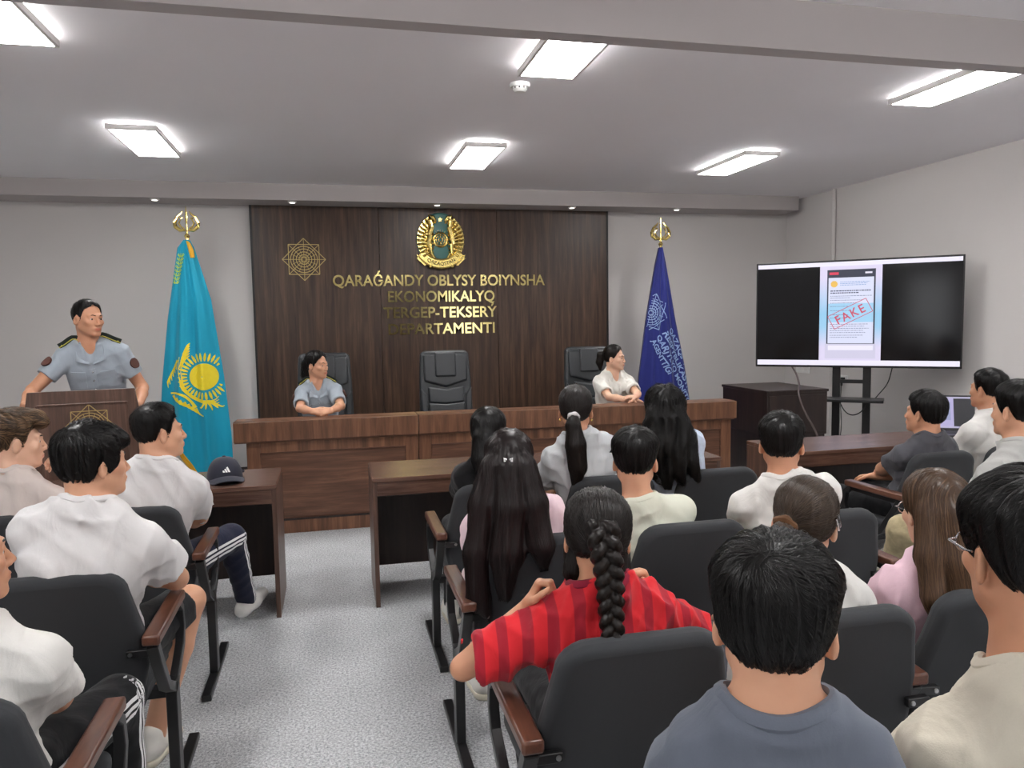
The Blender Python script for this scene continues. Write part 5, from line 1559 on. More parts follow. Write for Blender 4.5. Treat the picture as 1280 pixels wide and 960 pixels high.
    if glasses:
        M4 = Matrix.Translation(Hc) @ Matrix(Rh).to_4x4() @ Matrix.Scale(hs, 4); mb = MB()
        for q in (-1, 1):
            mb.tube([M4 @ Vector((q*0.033+0.024*math.cos(2*PI*k/24), 0.106-0.004*(1+math.cos(2*PI*k/24)*q), 0.0+0.019*math.sin(2*PI*k/24))) for k in range(25)], 0.0018, 6, cap=False)
            mb.tube([M4 @ Vector(p) for p in ((q*0.057, 0.098, 0.006), (q*0.074, 0.088, 0.006), (q*0.081, 0.03, 0.004), (q*0.081, 0.008, 0.006))], 0.0019, 6)
        mb.tube([M4 @ Vector(p) for p in ((-0.011, 0.105, 0.003), (0, 0.109, 0.005), (0.011, 0.105, 0.003))], 0.0016, 6)
        mb.build('glasses', glasses, root)
    return dict(root=root, Hc=Hc, Rh=Rh, hs=hs, T=T, u=u, sx=sx, fw=fw, S=S, E=EL, W=WR, nax=nax, ncen=ncen, s=s, shirt=sh, P=P, SV=SV)
M_sole = mat('shoe_sole', s2l((214, 208, 190)), rough=0.7)
SHOEM = {}
def shoe_mat(c):
    if c not in SHOEM: SHOEM[c] = mat('shoe_leather', s2l(c), rough=0.55)
    return SHOEM[c]
# ------------------------------------------------------------------ clothes
T_white = fabric('white_tee_cotton', s2l((218, 216, 216)))
T_white2 = fabric('soft_white_tee_cotton', s2l((215, 213, 209)))
T_cream = fabric('cream_tee_cotton', s2l((207, 209, 193)))
T_beige = fabric('beige_tee_cotton', s2l((212, 200, 194)))
T_offw = fabric('off_white_tee_cotton', s2l((202, 195, 179)))
T_black = fabric('black_tee_cotton', s2l((24, 24, 26)))
T_palegrey = fabric('pale_grey_tee_cotton', s2l((194, 198, 201)))
T_pink = fabric('pale_pink_knit', s2l((232, 205, 213)))
T_pink2 = fabric('pink_shirt_cotton', s2l((224, 190, 203)))
T_bluegrey = fabric('blue_grey_tee_cotton', s2l((98, 104, 116)))
T_dgrey = fabric('dark_grey_tee_cotton', s2l((78, 78, 84)))
T_lgrey = fabric('light_grey_tee_cotton', s2l((179, 179, 176)))
T_red = striped_fabric('red_striped_jersey', s2l((206, 38, 46)), s2l((158, 28, 44)), 105, 0.62)
T_dred = fabric('dark_red_rib', s2l((128, 18, 44)))
T_blouse = fabric('white_blouse', s2l((224, 222, 215)))
T_uniform = fabric('grey_uniform_cloth', s2l((160, 170, 180)), wr=0.2)
T_flower = mat('pale_blue_print_blouse', s2l((196, 208, 226)), rough=0.85, var=0.28, scale=38, bump=0.3, bscale=60)
P_black = fabric('black_trouser_cloth', s2l((26, 27, 30)))
P_grey = fabric('grey_trouser_cloth', s2l((96, 100, 108)))
P_light = fabric('light_grey_trouser_cloth', s2l((178, 178, 176)))
P_pink = fabric('pale_pink_trouser_cloth', s2l((214, 194, 198)))
P_navy3 = attr_fabric('navy_track_trouser_cloth', s2l((22, 26, 48)), s2l((226, 226, 226)))
P_black3 = attr_fabric('black_track_trouser_cloth', s2l((16, 17, 20)), s2l((222, 222, 222)))
P_camo = mat('khaki_print_cloth', s2l((178, 164, 130)), rough=0.9, var=0.55, scale=26, bump=0.4, bscale=30)
P_unif = fabric('dark_uniform_trouser_cloth', s2l((48, 54, 62)))
M_silver = mat('silver_metal', (0.6, 0.6, 0.62), rough=0.25, metal=1.0)
BLACK = (0.0036, 0.003, 0.0029); DARKBR = (0.0085, 0.0055, 0.0045); BROWN = (0.060, 0.032, 0.018); REDBR = (0.011, 0.0055, 0.0055)

def boy(**k):
    d = dict(th=(0.030, 0.014, 0.012), n=1700, col=BLACK, jit=0.17, lift=0.004); d.update(k); return d
SK1, SK2, SK3, SK4 = (212, 162, 132), (200, 148, 118), (222, 178, 152), (190, 140, 112)

# ------------------------------------------------------------------ pieces laid on clothes
def drape(pp, name, m, parent, lx, hh, n=(8, 6), lift=0.004, th=0.004, shape=None, front=1, bw=0.009):
    """a small cloth panel following the chest (front=1) or back of a shirt"""
    V = pp['SV']; T, u, sx, fw = pp['T'], pp['u'], pp['sx'], pp['fw']*front
    L = (V-T)@sx; Hh = (T-V)@u; D = (V-T)@fw
    nu, nv = n; pts = []
    for j in range(nv+1):
        for i in range(nu+1):
            a, b = i/nu, j/nv
            x = lx[0]+(lx[1]-lx[0])*a; h = hh[0]+(hh[1]-hh[0])*b
            if shape: x, h = shape(a, b, x, h)
            w = np.exp(-((L-x)**2+(Hh-h)**2)/(2*bw**2))*(D > -0.02); dmax = (w*D).sum()/max(w.sum(), 1e-9)
            pts.append(T+sx*x-u*h+fw*(dmax+lift))
    N = len(pts); vs = [p+fw*th for p in pts]+pts; fs = []
    for j in range(nv):
        for i in range(nu):
            q = (j*(nu+1)+i, j*(nu+1)+i+1, (j+1)*(nu+1)+i+1, (j+1)*(nu+1)+i); fs.append(q); fs.append(tuple(k+N for k in q[::-1]))
    rim = [i for i in range(nu+1)]+[(nu+1)*j+nu for j in range(1, nv+1)]+[nv*(nu+1)+i for i in range(nu-1, -1, -1)]+[(nu+1)*j for j in range(nv-1, 0, -1)]
    for k in range(len(rim)): a, b = rim[k], rim[(k+1) % len(rim)]; fs.append((a, b, b+N, a+N))
    mb = MB(); mb._add(vs, fs); return mb.build(name, m, parent)
M_epau = mat('epaulette_black_green', s2l((22, 34, 30)), rough=0.7)
M_braidg = mat('epaulette_yellow', s2l((196, 190, 90)), rough=0.6)
M_patch = mat('sleeve_patch_brown', s2l((84, 52, 44)), rough=0.7)
def uniform(pp, fem=False):
    T, u, sx, fw, S, s, sh = pp['T'], pp['u'], pp['sx'], pp['fw'], pp['S'], pp['s'], pp['shirt']
    k = 0.9 if fem else 1.0
    drape(pp, 'placket', T_uniform, sh, (-0.016, 0.016), (0.13, 0.40), (3, 14), 0.003, 0.003)
    for q in (-1, 1):
        drape(pp, 'pocket', T_uniform, sh, (q*0.045*k, q*0.125*k), (0.165, 0.27), (6, 7), 0.002, 0.003)
        drape(pp, 'pocket_flap', T_uniform, sh, (q*0.042*k, q*0.128*k), (0.15, 0.195), (8, 4), 0.005, 0.004, lambda a, b, x, h: (x, h+0.014*b*(1-abs(2*a-1))))
        # open collar wing
        drape(pp, 'collar_wing', T_uniform, sh, (0, 1), (0, 1), (6, 8), 0.012, 0.005, lambda a, b, x, h, q=q: (q*k*((0.050+0.028*a)*(1-b)+(0.010+0.072*a)*b), (-0.035+0.03*a)*(1-b)+(0.098-0.022*a)*b), bw=0.016)
        V = pp['SV']; pts = []
        for i in range(9):
            a = i/8; c = T+sx*q*(0.066+(0.178*k-0.066)*a)*s-u*0.02
            w = np.exp(-(((V-c)@sx)**2+((V-c)@fw)**2)/(2*0.012**2)); up = (V-T)@u; w = w*(up > -0.12)
            w = w*np.exp(30*(up)); hgt = (w*up).sum()/max(w.sum(), 1e-9)
            pts.append(T+sx*((c-T)@sx)+u*(hgt+0.008)+fw*0.0)
        mb = MB(); mb.tube(pts, 0.02, flat=(0.048*k, 0.007, tuple(fw))); ep = mb.build('epaulette', M_epau, sh)
        mb = MB()
        for o in (-0.016, 0.016): mb.tube([p+fw*o*k+u*0.004 for p in pts], 0.02, flat=(0.005, 0.004, tuple(fw)))
        mb.tube([pts[-2]+fw*0.016+u*0.005, pts[-2]-fw*0.016+u*0.005], 0.004, 6)
        mb.build('epaulette_braid', M_braidg, ep)
        E = pp['E'][q]; ax_ = unit(E-S[q]); out = unit(sx*q*0.8+fw*0.55); out = unit(out-ax_*(out@ax_)); c = S[q]+(E-S[q])*0.34
        up = -ax_; sd = np.cross(up, out)
        r0 = 0.054*s+0.014+0.009
        vs = [c+out*(r0+0.004)]; n = 20
        for i in range(n):
            a = 2*PI*i/n; rr = 0.032; l = math.cos(a)*rr; vs.append(c+up*math.sin(a)*rr*1.1+sd*l+out*(math.sqrt(max(0, r0*r0-l*l))+0.004))
        for i in range(n):
            a = 2*PI*i/n; rr = 0.032; l = math.cos(a)*rr; vs.append(c+up*math.sin(a)*rr*1.1+sd*l+out*(math.sqrt(max(0, r0*r0-l*l))-0.006))
        fs = [(0, 1+i, 1+(i+1) % n) for i in range(n)]+[(1+i, 1+n+i, 1+n+(i+1) % n, 1+(i+1) % n) for i in range(n)]
        mb = MB(); mb._add(vs, fs); mb.build('sleeve_patch', M_patch, sh)
    mb = MB()
    V = pp['SV']; L = (V-T)@sx; Hh = (T-V)@u; D = (V-T)@fw
    for h in (0.15, 0.21, 0.27, 0.33):
        w = np.exp(-((L)**2+(Hh-h)**2)/(2*0.009**2))*(D > 0); dm = (w*D).sum()/max(w.sum(), 1e-9); mb.ball(tuple(T-u*h+fw*(dm+0.008)), 0.006, 8)
    mb.build('button', M_silver, sh)
def hpt(pp, p): return pp['Hc']+pp['Rh']@np.array(p, float)*pp['hs']
def ring(pp, name, c, n, r, w, m):
    n = unit(n); a = unit(np.cross(n, (0.3, 0.1, 1))); b = np.cross(n, a); c = np.array(c, float); mb = MB()
    mb.tube([hpt(pp, c+a*r*math.cos(2*PI*k/24)+b*r*math.sin(2*PI*k/24)) for k in range(25)], [w*(1+0.18*math.sin(5*k)) for k in range(25)], 9, cap=False)
    return mb.build(name, m, pp['root'])
def braid(pp, path, r, col, seed=3):
    """plait: chevron lobes alternating left and right along a path (head coordinates)"""
    P = [np.array(q, float) for q in smooth_pts(path, 10)]
    cum = np.concatenate([[0], np.cumsum([np.linalg.norm(P[i+1]-P[i]) for i in range(len(P)-1)])]); Lt = cum[-1]
    def at(t): return np.array([np.interp(t, cum, [q[i] for q in P]) for i in range(3)])
    pr = []; w_ = 2*PI/(r*3.0); n = int((Lt-0.045)/(r*0.2))
    for i in range(3):
        prev = None
        for k in range(n+1):
            t = (Lt-0.045)*k/n; rr = r*(1-0.4*t/Lt); a = at(t); d = unit(at(min(t+0.01, Lt))-at(max(t-0.01, 0)))
            side = unit(np.cross(d, (0, 1, 0))); out = np.cross(side, d); out = out if out[1] < 0 else -out
            ph = w_*t+2*PI*i/3; q = a+side*rr*0.88*math.sin(ph)+out*(rr*0.42*math.sin(2*ph)+rr*0.15)
            if prev is not None: pr.append(('add', rc(prev[0], q, prev[1]*0.50, rr*0.50), 0.0015))
            prev = (q, rr)
    e = at(Lt-0.05)
    pr.append(('add', rc(e, at(Lt), r*0.55, r*0.75), 0.004))
    pr = [(o, (lambda X, Y, Z, f=f[0]: f(X, Y, Z), f[1], f[2]), kk) for o, f, kk in pr]
    def gv(X, Y, Z): return (0.0006*np.sin(X*620+Z*260)+0.0006*np.sin(X*500-Z*420)).astype(f32)
    V, F, _, _ = mesh_sdf(pr, 0.0035, disp=gv, smooth=1)
    V = V*pp['hs']@pp['Rh'].T+pp['Hc']
    return np_mesh('braid', V, F, hairm(col), pp['root'], {'shade': np.full(len(V), 0.3)})

# ------------------------------------------------------------------ the officers at the front
p = person('standing man in grey uniform shirt with epaulettes, leaning on the lectern', (-1.51, 5.60), 190, (-1.509, 5.36, 1.803), 230, -3, 0, neck=0.165, s=0.98, hs=0.98, skinc=SK2,
    hair=boy(th=(0.014, 0.007, 0.008), line={0: 0.092, 30: 0.08, 50: 0.066, 62: 0.03, 72: -0.008, 88: 0.012, 98: 0.026, 112: 0.0, 130: -0.045, 155: -0.07, 180: -0.08}, n=900, flow='fwd', clump=0.001),
    top=dict(mat=T_uniform, vneck=0.10, sleeve=0.72, grow=0.02, loose=0.014, hem=0.02, collar=False, neck=0.060, name='uniform_shirt', wrinkle=0.005, res=0.0055), pants=dict(mat=P_unif),
    shoes=(22, 22, 24), hip=0.93, shw=0.155, legs={'L': dict(knee=(-0.10, 0.03, 0.50), ankle=(-0.11, -0.01, 0.085)), 'R': dict(knee=(0.10, 0.03, 0.50), ankle=(0.11, -0.01, 0.085))},
    arms={'R': dict(hand=(-1.80, 5.06, 1.16), world=1, pole=(0.5, -1, -0.2), dir=(-0.25, 0.6, -0.6), palm=(-1, 0, 0), thumb=(0, 0.5, 1), curl=(30, 40, 30)),
          'L': dict(hand=(-1.225, 5.30, 1.12), world=1, pole=(-0.35, -1, -0.2), dir=(0.3, 0.7, -0.6), palm=(0.4, 0, -1), thumb=(1, 0.5, 0), curl=(20, 25, 20))}, seed=11)
uniform(p)
p = person('seated woman in grey uniform shirt with hands clasped behind the bench', (-0.10, 6.80), 181, (-0.128, 6.66, 1.402), 234, -4, 0, neck=0.168, s=0.96, hs=0.95, fem=True, skinc=SK1,
    hair=dict(th=(0.024, 0.012, 0.016), line=LONG, col=BLACK, flow='down', n=900, chains=[([(-0.055, -0.075, 0.0), (-0.075, -0.085, -0.09), (-0.085, -0.07, -0.17), (-0.08, -0.045, -0.215)], (0.042, 0.04, 0.036, 0.02)), ([(0.02, -0.10, 0.0), (0.0, -0.115, -0.10), (-0.02, -0.10, -0.18)], (0.05, 0.045, 0.028))], wave=0.5, clump=0.004, crown=(0.0, -0.03, 0.11)),
    top=dict(mat=T_uniform, vneck=0.10, sleeve=0.92, grow=0.02, loose=0.016, collar=False, neck=0.055, name='uniform_shirt', wrinkle=0.005, res=0.0055), pants=dict(mat=P_unif), shoes=(22, 22, 24),
    arms={'R': dict(hand=(-0.165, 6.235, 0.925), world=1, pole=(1, -0.2, -0.6), dir=(-0.9, 0.35, -0.05), palm=(-0.2, -0.6, -0.7), thumb=(0, 0.3, 1), curl=(35, 45, 30), fine=True),
          'L': dict(hand=(-0.03, 6.235, 0.925), world=1, pole=(-1, -0.2, -0.6), dir=(0.9, 0.35, -0.05), palm=(0.2, -0.6, -0.7), thumb=(0, 0.3, 1), curl=(35, 45, 30), fine=True)}, seed=12)
uniform(p, True)
p = person('seated woman in a white blouse with folded arms at the right end of the bench', (2.58, 6.80), 178, (2.57, 6.68, 1.385), 229, -2, 0, neck=0.168, s=0.96, hs=0.95, fem=True, skinc=SK3,
    hair=dict(th=(0.022, 0.010, 0.012), line=LONG, col=DARKBR, flow='pull', tie=(0, -0.118, 0.03), n=800, chains=[([(0, -0.115, 0.03), (0, -0.145, 0.02), (0.0, -0.155, -0.05), (0, -0.145, -0.12)], (0.026, 0.034, 0.034, 0.014))], clump=0.001),
    top=dict(mat=T_blouse, vneck=0.12, sleeve=0.85, grow=0.024, loose=0.018, neck=0.058, collar=False, name='blouse', wrinkle=0.010), pants=dict(mat=P_black), shoes=(22, 22, 24),
    arms={'R': dict(hand=(2.545, 6.26, 0.905), world=1, pole=(1, -0.2, -0.6), dir=(-1, -0.1, 0), palm=(0, -0.2, -1), thumb=(0, 1, 0.2), curl=(15, 20, 15), fine=True),
          'L': dict(hand=(2.60, 6.24, 0.935), world=1, pole=(-1, -0.2, -0.6), dir=(1, -0.05, 0), palm=(0, -0.2, -1), thumb=(0, 1, 0.2), curl=(15, 20, 15), fine=True)}, seed=13)
drape(p, 'shawl_collar', T_blouse, p['shirt'], (-0.02, -0.09), (0.0, 0.2), (5, 10), 0.008, 0.006, lambda a, b, x, h: (-(0.052-0.05*b+a*0.045*math.sin(PI*min(1, b+0.15))), 0.01+0.2*b))
drape(p, 'shawl_collar', T_blouse, p['shirt'], (0.02, 0.09), (0.0, 0.2), (5, 10), 0.009, 0.006, lambda a, b, x, h: (0.052-0.05*b+a*0.045*math.sin(PI*min(1, b+0.15)), 0.01+0.2*b))

# ------------------------------------------------------------------ left block
p = person('boy in a white tee and navy striped track trousers, front row left of the aisle', (-0.84, 3.63), -8, (-0.739, 3.52, 1.297), -62, 2, 0, s=0.97, skinc=SK1,
    hair=boy(th=(0.032, 0.010, 0.008), n=1200), top=dict(mat=T_white, grow=0.02, loose=0.018, sleeve=0.78), pants=dict(mat=P_navy3, stripes=True, name='track_trousers'), shoes=(214, 212, 208),
    arms={'R': dict(hand=(0.07, 0.30, 0.66), pole=(1, -0.15, -0.9), dir=(-0.8, 0.5, -0.1), palm=(-0.3, -0.2, -1), curl=(40, 50, 40))},
    legs={'R': dict(knee=(0.25, 0.42, 0.545), ankle=(0.25, 0.66, 0.13), foot=(0.35, 1, 0), toe=0.25), 'L': dict(knee=(-0.14, 0.43, 0.51))}, seed=21)
p = person('boy with brown fluffy fringe resting his hand against his chin, front row at far left', (-1.42, 3.64), -12, (-1.29, 3.52, 1.295), -66, -3, 0, s=0.97, skinc=SK3,
    hair=boy(th=(0.044, 0.014, 0.012), flow='fwd', col=(0.030, 0.018, 0.011), tip=(0.16, 0.095, 0.05), n=1700, extra=[ell((0, 0.085, 0.083), (0.062, 0.036, 0.030)), ell((0, 0.05, 0.105), (0.066, 0.06, 0.036))], clump=0.004, crown=(0, -0.08, 0.07), steps=9),
    top=dict(mat=T_beige, grow=0.02, loose=0.016, sleeve=0.75), pants=dict(mat=P_grey),
    arms={'R': dict(hand=(-1.10, 3.60, 1.00), world=1, pole=(0.9, 0.5, -1), dir=(-0.8, -0.1, 0.6), palm=(-0.6, -0.6, 0.1), thumb=(0, 0.2, 1), curl=(45, 50, 30), fine=True)}, seed=22)
p = person('boy with thick shaggy black hair in a white tee, second row left of the aisle', (-0.86, 2.75), -6, (-0.755, 2.65, 1.326), -50, 0, 0, s=1.06, hs=0.95, skinc=SK1,
    hair=boy(th=(0.040, 0.026, 0.020), line={0: 0.062, 30: 0.05, 50: 0.03, 62: -0.03, 75: -0.045, 86: -0.03, 96: 0.005, 108: -0.02, 125: -0.09, 150: -0.125, 180: -0.13}, taper=0.03, n=2600, steps=10, clump=0.0045, nf=17, lift=0.005, extra=[ell((0, 0.072, 0.07), (0.07, 0.035, 0.03))]),
    top=dict(mat=T_white, grow=0.022, loose=0.022, sleeve=0.72), pants=dict(mat=P_black, length=0.86, name='shorts'),
    arms={'R': dict(hand=(0.05, 0.28, 0.72), pole=(1, -0.1, -0.4), dir=(-0.9, 0.4, -0.1), palm=(-0.3, -0.2, -1), curl=(40, 50, 40)), 'L': dict(hand=(-0.10, 0.32, 0.68))},
    legs={'R': dict(knee=(0.24, 0.40, 0.545), ankle=(0.13, 0.25, 0.085))}, near=False, seed=23)
p = person('boy in a white tee and black striped track trousers at the bottom left corner', (-0.88, 1.95), -4, (-0.815, 1.86, 1.256), -50, 2, 0, s=1.0, skinc=SK2,
    hair=boy(th=(0.036, 0.02, 0.016), n=1800), top=dict(mat=T_white2, grow=0.02, loose=0.024, sleeve=0.75, hem=0.10), pants=dict(mat=P_black3, stripes=True, name='track_trousers'),
    arms={'R': dict(hand=(0.04, 0.34, 0.64), pole=(0.9, -0.5, -0.9)), 'L': dict()},
    legs={'R': dict(knee=(0.20, 0.42, 0.53), ankle=(0.21, 0.44, 0.085))}, near=True, seed=24)

def wavy_lock(x0, x1, y, z1, ph, r):
    pts = []; rr = []
    for i in range(9):
        t = i/8; pts.append((x0+(x1-x0)*t+0.020*math.sin(7.5*t+ph)*t, -0.088-(y-0.088)*min(1, t*2)-0.010*math.cos(9*t+ph)*t, z1*t)); rr.append(r*(1.0 if t < 0.75 else 1.0-2.6*(t-0.75)))
    return pts, rr
WAVY = [wavy_lock(-0.055, -0.10, 0.115, -0.25, 0.0, 0.036), wavy_lock(-0.03, -0.05, 0.14, -0.31, 1.6, 0.036), wavy_lock(0.0, 0.02, 0.145, -0.36, 3.0, 0.038), wavy_lock(0.03, 0.085, 0.14, -0.34, 4.4, 0.036), wavy_lock(0.055, 0.14, 0.12, -0.33, 5.6, 0.034)]
# ------------------------------------------------------------------ middle block, front row
p = person('girl in a black top at the aisle end of the middle front row', (0.735, 3.63), -4, (0.718, 3.53, 1.216), -28, -3, 0, s=0.9, fem=True, skinc=SK1,
    hair=dict(th=(0.026, 0.016, 0.018), line=LONG, col=BLACK, flow='down', n=1100, chains=[([(0.0, -0.09, -0.02), (0.0, -0.112, -0.12), (0, -0.11, -0.24)], (0.058, 0.052, 0.03))], clump=0.002),
    top=dict(mat=T_black, grow=0.02, loose=0.02, sleeve=0.8), pants=dict(mat=P_black), legs={'L': dict(knee=(-0.15, 0.40, 0.51), ankle=(-0.17, 0.36, 0.085), foot=(-0.1, 1, 0))}, seed=31)
p = person('girl with a long dark low ponytail and pale grey tee, front row', (1.27, 3.64), 2, (1.155, 3.53, 1.306), -24, 0, 0, s=0.95, fem=True, skinc=SK2,
    hair=dict(th=(0.024, 0.012, 0.016), line=LONG, col=DARKBR, flow='pull', tie=(0, -0.122, -0.015), n=1500, steps=11, step=0.014, chains=[([(0, -0.112, -0.015), (0.0, -0.138, -0.06), (0.012, -0.145, -0.16), (0.02, -0.14, -0.27), (0.01, -0.135, -0.37)], (0.022, 0.036, 0.05, 0.046, 0.018))], clump=0.0015, ck=0.008),
    top=dict(mat=T_palegrey, grow=0.022, loose=0.022, sleeve=0.8), pants=dict(mat=P_grey), arms={'L': dict(hand=(-0.13, 0.28, 0.70), pole=(-1, -0.3, -0.8))}, seed=32)
ring(p, 'hair_tie', (0, -0.118, -0.02), (0.1, -1, -0.8), 0.022, 0.010, T_white)
mb = MB(); mb.ball(tuple(hpt(p, (0.082, -0.012, -0.05))), 0.006, 8); mb.ball(tuple(hpt(p, (-0.082, -0.012, -0.05))), 0.006, 8); mb.build('earring', M_gold, p['root'])
p = person('girl with long loose wavy dark hair and pale blue blouse, front row', (1.78, 3.64), 4, (1.626, 3.53, 1.285), -20, 0, 0, s=0.93, fem=True, skinc=SK3,
    hair=dict(th=(0.027, 0.020, 0.022), line=LONG, col=BLACK, flow='down', n=3600, steps=26, step=0.017, wave=1.1, clump=0.009, nf=15, jit=0.12, lift=0.012,
        chains=WAVY),
    top=dict(mat=T_flower, grow=0.022, loose=0.024, sleeve=0.75, name='blouse'), pants=dict(mat=P_grey), arms={'R': dict(hand=(0.20, 0.32, 0.76), pole=(1, -0.3, -0.8))}, seed=33)

# ------------------------------------------------------------------ middle block, second row
p = person('girl in pale pink with very long straight hair and a small white clip, second row', (0.70, 2.76), -2, (0.608, 2.64, 1.237), -14, 0, 0, s=0.94, fem=True, skinc=SK3,
    hair=dict(th=(0.027, 0.02, 0.022), line=LONG, col=REDBR, flow='down', n=2600, steps=34, step=0.019, jit=0.05, clump=0.003, nf=24,
        chains=[([(-0.055, -0.085, 0.0), (-0.095, -0.115, -0.13), (-0.115, -0.145, -0.30), (-0.115, -0.15, -0.48), (-0.085, -0.145, -0.55)], (0.05, 0.05, 0.048, 0.04, 0.012)), ([(0.055, -0.085, 0.0), (0.085, -0.115, -0.13), (0.115, -0.145, -0.28), (0.125, -0.15, -0.36)], (0.05, 0.052, 0.045, 0.012)), ([(0, -0.10, 0.0), (0.0, -0.13, -0.14), (-0.01, -0.155, -0.30), (-0.02, -0.16, -0.46)], (0.055, 0.062, 0.062, 0.02))]),
    top=dict(mat=T_pink, grow=0.018, loose=0.02, sleeve=1.0, off=None, neck=0.085, collar=False, name='knit_top'), pants=dict(mat=P_pink), arms={'L': dict(hand=(-0.14, 0.34, 0.68), pole=(-0.7, -0.3, -1))}, near=False, seed=41)
mb = MB()
for q in (-1, 1):
    for a in (0.5, -0.55):
        mb.tube([hpt(p, (0.0+q*0.004, -0.137, 0.028)), hpt(p, (q*0.014, -0.141, 0.028+0.014*a)), hpt(p, (q*0.016, -0.139, 0.028+0.032*a)), hpt(p, (q*0.006, -0.138, 0.028+0.022*a))], 0.0035, 6)
mb.build('hair_clip', M_white, p['root'])
p = person('boy with short black hair in a pale cream tee, second row between two girls', (1.25, 2.76), -4, (1.104, 2.66, 1.218), -24, -4, 0, neck=0.185, s=0.96, skinc=SK1,
    hair=boy(th=(0.036, 0.020, 0.013), n=1700, extra=[rc((-0.074, 0.03, 0.045), (-0.100, 0.03, 0.034), 0.010, 0.002)], taper=0.05, grav=(0, 0, -0.6)), top=dict(mat=T_cream, grow=0.02, loose=0.018, sleeve=0.75), pants=dict(mat=P_black), seed=42)
p = person('boy with short black hair and protruding ears in a white tee, second row right', (1.83, 2.76), -12, (1.713, 2.64, 1.252), -33, 0, 0, s=0.97, skinc=SK2,
    hair=boy(th=(0.034, 0.014, 0.012), n=1700), top=dict(mat=T_white2, grow=0.02, loose=0.018, sleeve=0.75), pants=dict(mat=P_black), seed=43)

# ------------------------------------------------------------------ middle block, third row
p = person('girl with a dark braid down her back in a red striped jersey', (0.69, 1.89), -4, (0.645, 1.81, 1.192), -14, -6, 3, s=0.92, fem=True, skinc=SK2,
    hair=dict(th=(0.028, 0.019, 0.020), line={0: 0.085, 25: 0.07, 50: 0.045, 65: 0.0, 80: -0.035, 95: -0.055, 110: -0.075, 140: -0.06, 180: -0.045}, col=DARKBR, flow='pull', tie=(0.0, -0.128, -0.03), n=2600, clump=0.002, taper=0.03, steps=11,
        chains=[([(-0.062, 0.0, -0.03), (-0.066, -0.01, -0.09), (-0.062, 0.0, -0.15)], (0.022, 0.018, 0.004)), ([(0.066, 0.0, -0.03), (0.072, -0.02, -0.10), (0.072, -0.02, -0.17)], (0.024, 0.02, 0.004))], ck=0.012),
    top=dict(mat=T_red, cmat=T_dred, grow=0.024, loose=0.03, sleeve=0.9, neck=0.066, name='jersey', wrinkle=0.012), pants=dict(mat=P_black),
    arms={'L': dict(hand=(0.475, 1.87, 0.875), world=1, pole=(-1, 0, -0.9), dir=(0.45, -0.05, 0.9), palm=(0.9, -0.4, 0), thumb=(0, -1, 0.2), curl=(60, 70, 45), fine=True),
          'R': dict(hand=(0.815, 1.87, 0.875), world=1, pole=(1, 0, -0.9), dir=(-0.45, -0.05, 0.9), palm=(-0.9, -0.4, 0), thumb=(0, -1, 0.2), curl=(60, 70, 45), fine=True)}, near=True, seed=51)
braid(p, [(0.0, -0.118, 0.05), (0.008, -0.138, 0.0), (0.018, -0.140, -0.06), (0.026, -0.135, -0.13), (0.032, -0.138, -0.20), (0.036, -0.145, -0.28)], 0.034, DARKBR)
ring(p, 'hair_tie', (0.034, -0.141, -0.232), (0.02, -0.1, -1), 0.017, 0.005, T_black)
p = person('girl with brown hair gathered in a scrunchie and a silver clip, white tee, third row', (1.25, 1.90), -18, (1.251, 1.81, 1.182), -40, -8, 4, s=0.92, fem=True, skinc=SK3,
    hair=dict(th=(0.024, 0.015, 0.018), line=LONG, col=(0.042, 0.027, 0.018), flow='pull', tie=(-0.04, -0.115, 0.0), n=2600, clump=0.0014, steps=11, chains=[([(-0.04, -0.105, 0.0), (-0.042, -0.132, -0.025), (-0.035, -0.14, -0.10), (-0.03, -0.135, -0.19)], (0.022, 0.03, 0.032, 0.012))], ck=0.008),
    top=dict(mat=T_white2, grow=0.02, loose=0.02, sleeve=0.75), pants=dict(mat=P_grey), near=True, seed=52)
ring(p, 'scrunchie', (-0.041, -0.118, -0.005), (-0.3, -1, -0.7), 0.021, 0.013, fabric('brown_scrunchie', s2l((92, 62, 38))))
mb = MB(); mb.tube([hpt(p, q) for q in ((0.088, -0.055, 0.04), (0.094, -0.035, 0.02), (0.094, -0.015, 0.005))], 0.003, 6); mb.tube([hpt(p, q) for q in ((0.083, -0.06, 0.03), (0.091, -0.042, 0.012), (0.092, -0.018, -0.005))], 0.003, 6); mb.build('hair_clip', M_silver, p['root'])
p = person('girl with long straight brown hair and glasses in a pink shirt, third row right', (1.80, 1.93), -4, (1.716, 1.86, 1.167), -10, -6, 0, s=0.92, fem=True, skinc=SK3,
    hair=dict(th=(0.026, 0.018, 0.020), line=LONG, col=BROWN, tip=(0.085, 0.048, 0.027), flow='down', n=2600, steps=26, step=0.018, jit=0.05, clump=0.002,
        chains=[([(-0.05, -0.07, 0.0), (-0.07, -0.095, -0.12), (-0.075, -0.12, -0.24), (-0.08, -0.125, -0.30)], (0.045, 0.042, 0.036, 0.012)), ([(0.05, -0.085, 0.0), (0.075, -0.115, -0.12), (0.085, -0.14, -0.26), (0.10, -0.14, -0.36)], (0.05, 0.048, 0.042, 0.012)), ([(0, -0.10, 0.0), (0.0, -0.125, -0.13), (0.01, -0.145, -0.26), (0.02, -0.145, -0.32)], (0.055, 0.055, 0.045, 0.014))]),
    top=dict(mat=T_pink2, grow=0.022, loose=0.022, sleeve=0.85, wrinkle=0.012), pants=dict(mat=P_light), glasses=M_silver, near=True, seed=53)

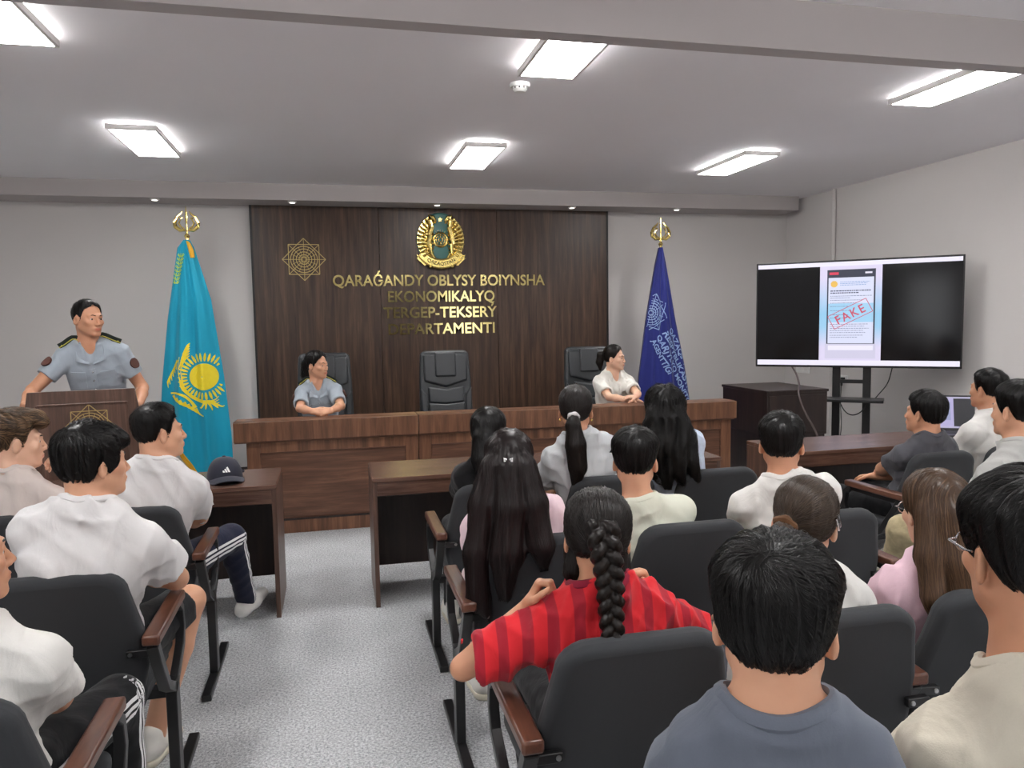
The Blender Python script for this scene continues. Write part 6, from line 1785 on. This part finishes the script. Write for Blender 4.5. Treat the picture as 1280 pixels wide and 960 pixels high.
# ------------------------------------------------------------------ nearest row
p = person('boy with short black hair in a blue-grey tee, seen from behind in the nearest row', (0.645, 1.02), -20, (0.612, 0.955, 1.314), -33, -2, 0, s=1.0, hs=0.96, neck=0.128, shw=0.116, drop=0.10, skinc=SK1,
    hair=boy(th=(0.036, 0.017, 0.013), n=11000, w=0.0008, steps=9, clump=0.003, nf=30, jit=0.16, crown=(-0.012, -0.072, 0.095)), top=dict(mat=T_bluegrey, grow=0.018, loose=0.016, sleeve=0.75, neck=0.064, wrinkle=0.006), pants=dict(mat=P_grey), near=True, seed=61)
p = person('boy with thick black hair and glasses in an off-white tee at the right edge', (1.19, 1.02), 0, (1.055, 0.955, 1.378), -14, -2, 0, neck=0.185, s=1.02, hs=0.97, skinc=SK2,
    hair=boy(th=(0.040, 0.021, 0.018), n=11000, w=0.0008, steps=10, clump=0.004, nf=22, jit=0.2, line={0: 0.07, 30: 0.06, 55: 0.04, 68: -0.005, 78: -0.02, 88: 0.005, 98: 0.02, 112: -0.01, 130: -0.055, 155: -0.085, 180: -0.092}), top=dict(mat=T_offw, grow=0.024, loose=0.022, sleeve=0.78, wrinkle=0.010), pants=dict(mat=P_light), glasses=M_silver,
    legs={'L': dict(knee=(-0.22, 0.43, 0.53))}, near=True, seed=62)

# ------------------------------------------------------------------ right block
p = person('boy in a dark grey tee leaning on his armrest, right block front row', (3.22, 3.66), 10, (3.203, 3.56, 1.205), 18, 3, 0, s=0.98, skinc=SK2,
    hair=boy(th=(0.036, 0.022, 0.022), n=1500, line={0: 0.07, 30: 0.06, 55: 0.04, 68: -0.005, 78: -0.02, 88: 0.005, 98: 0.02, 112: -0.01, 130: -0.06, 155: -0.09, 180: -0.1}, clump=0.0035), top=dict(mat=T_dgrey, grow=0.022, loose=0.02, sleeve=0.7), pants=dict(mat=P_black),
    arms={'L': dict(hand=(0.10, 0.30, 0.66), pole=(-1, 0.4, -0.5), dir=(0.7, 0.6, -0.1), palm=(0.3, 0, -1))}, seed=71)
p = person('boy in a white tee sitting upright beside the laptop, right block front row', (3.80, 3.72), 10, (3.747, 3.68, 1.30), 8, 2, 0, s=1.0, skinc=SK2,
    hair=boy(th=(0.026, 0.012, 0.010), n=1200), top=dict(mat=T_white2, grow=0.02, loose=0.016, sleeve=0.75), pants=dict(mat=P_black), seed=72)
p = person('boy in a light grey tee and khaki printed trousers at the right edge, second row', (2.99, 2.70), 8, (2.862, 2.66, 1.333), 8, 0, 0, s=1.0, skinc=SK1,
    hair=boy(th=(0.036, 0.020, 0.018), n=1500), top=dict(mat=T_lgrey, grow=0.02, loose=0.018, sleeve=0.75), pants=dict(mat=P_camo),
    legs={'L': dict(knee=(-0.33, 0.36, 0.60), ankle=(-0.20, 0.58, 0.14)), 'R': dict()}, seed=73)
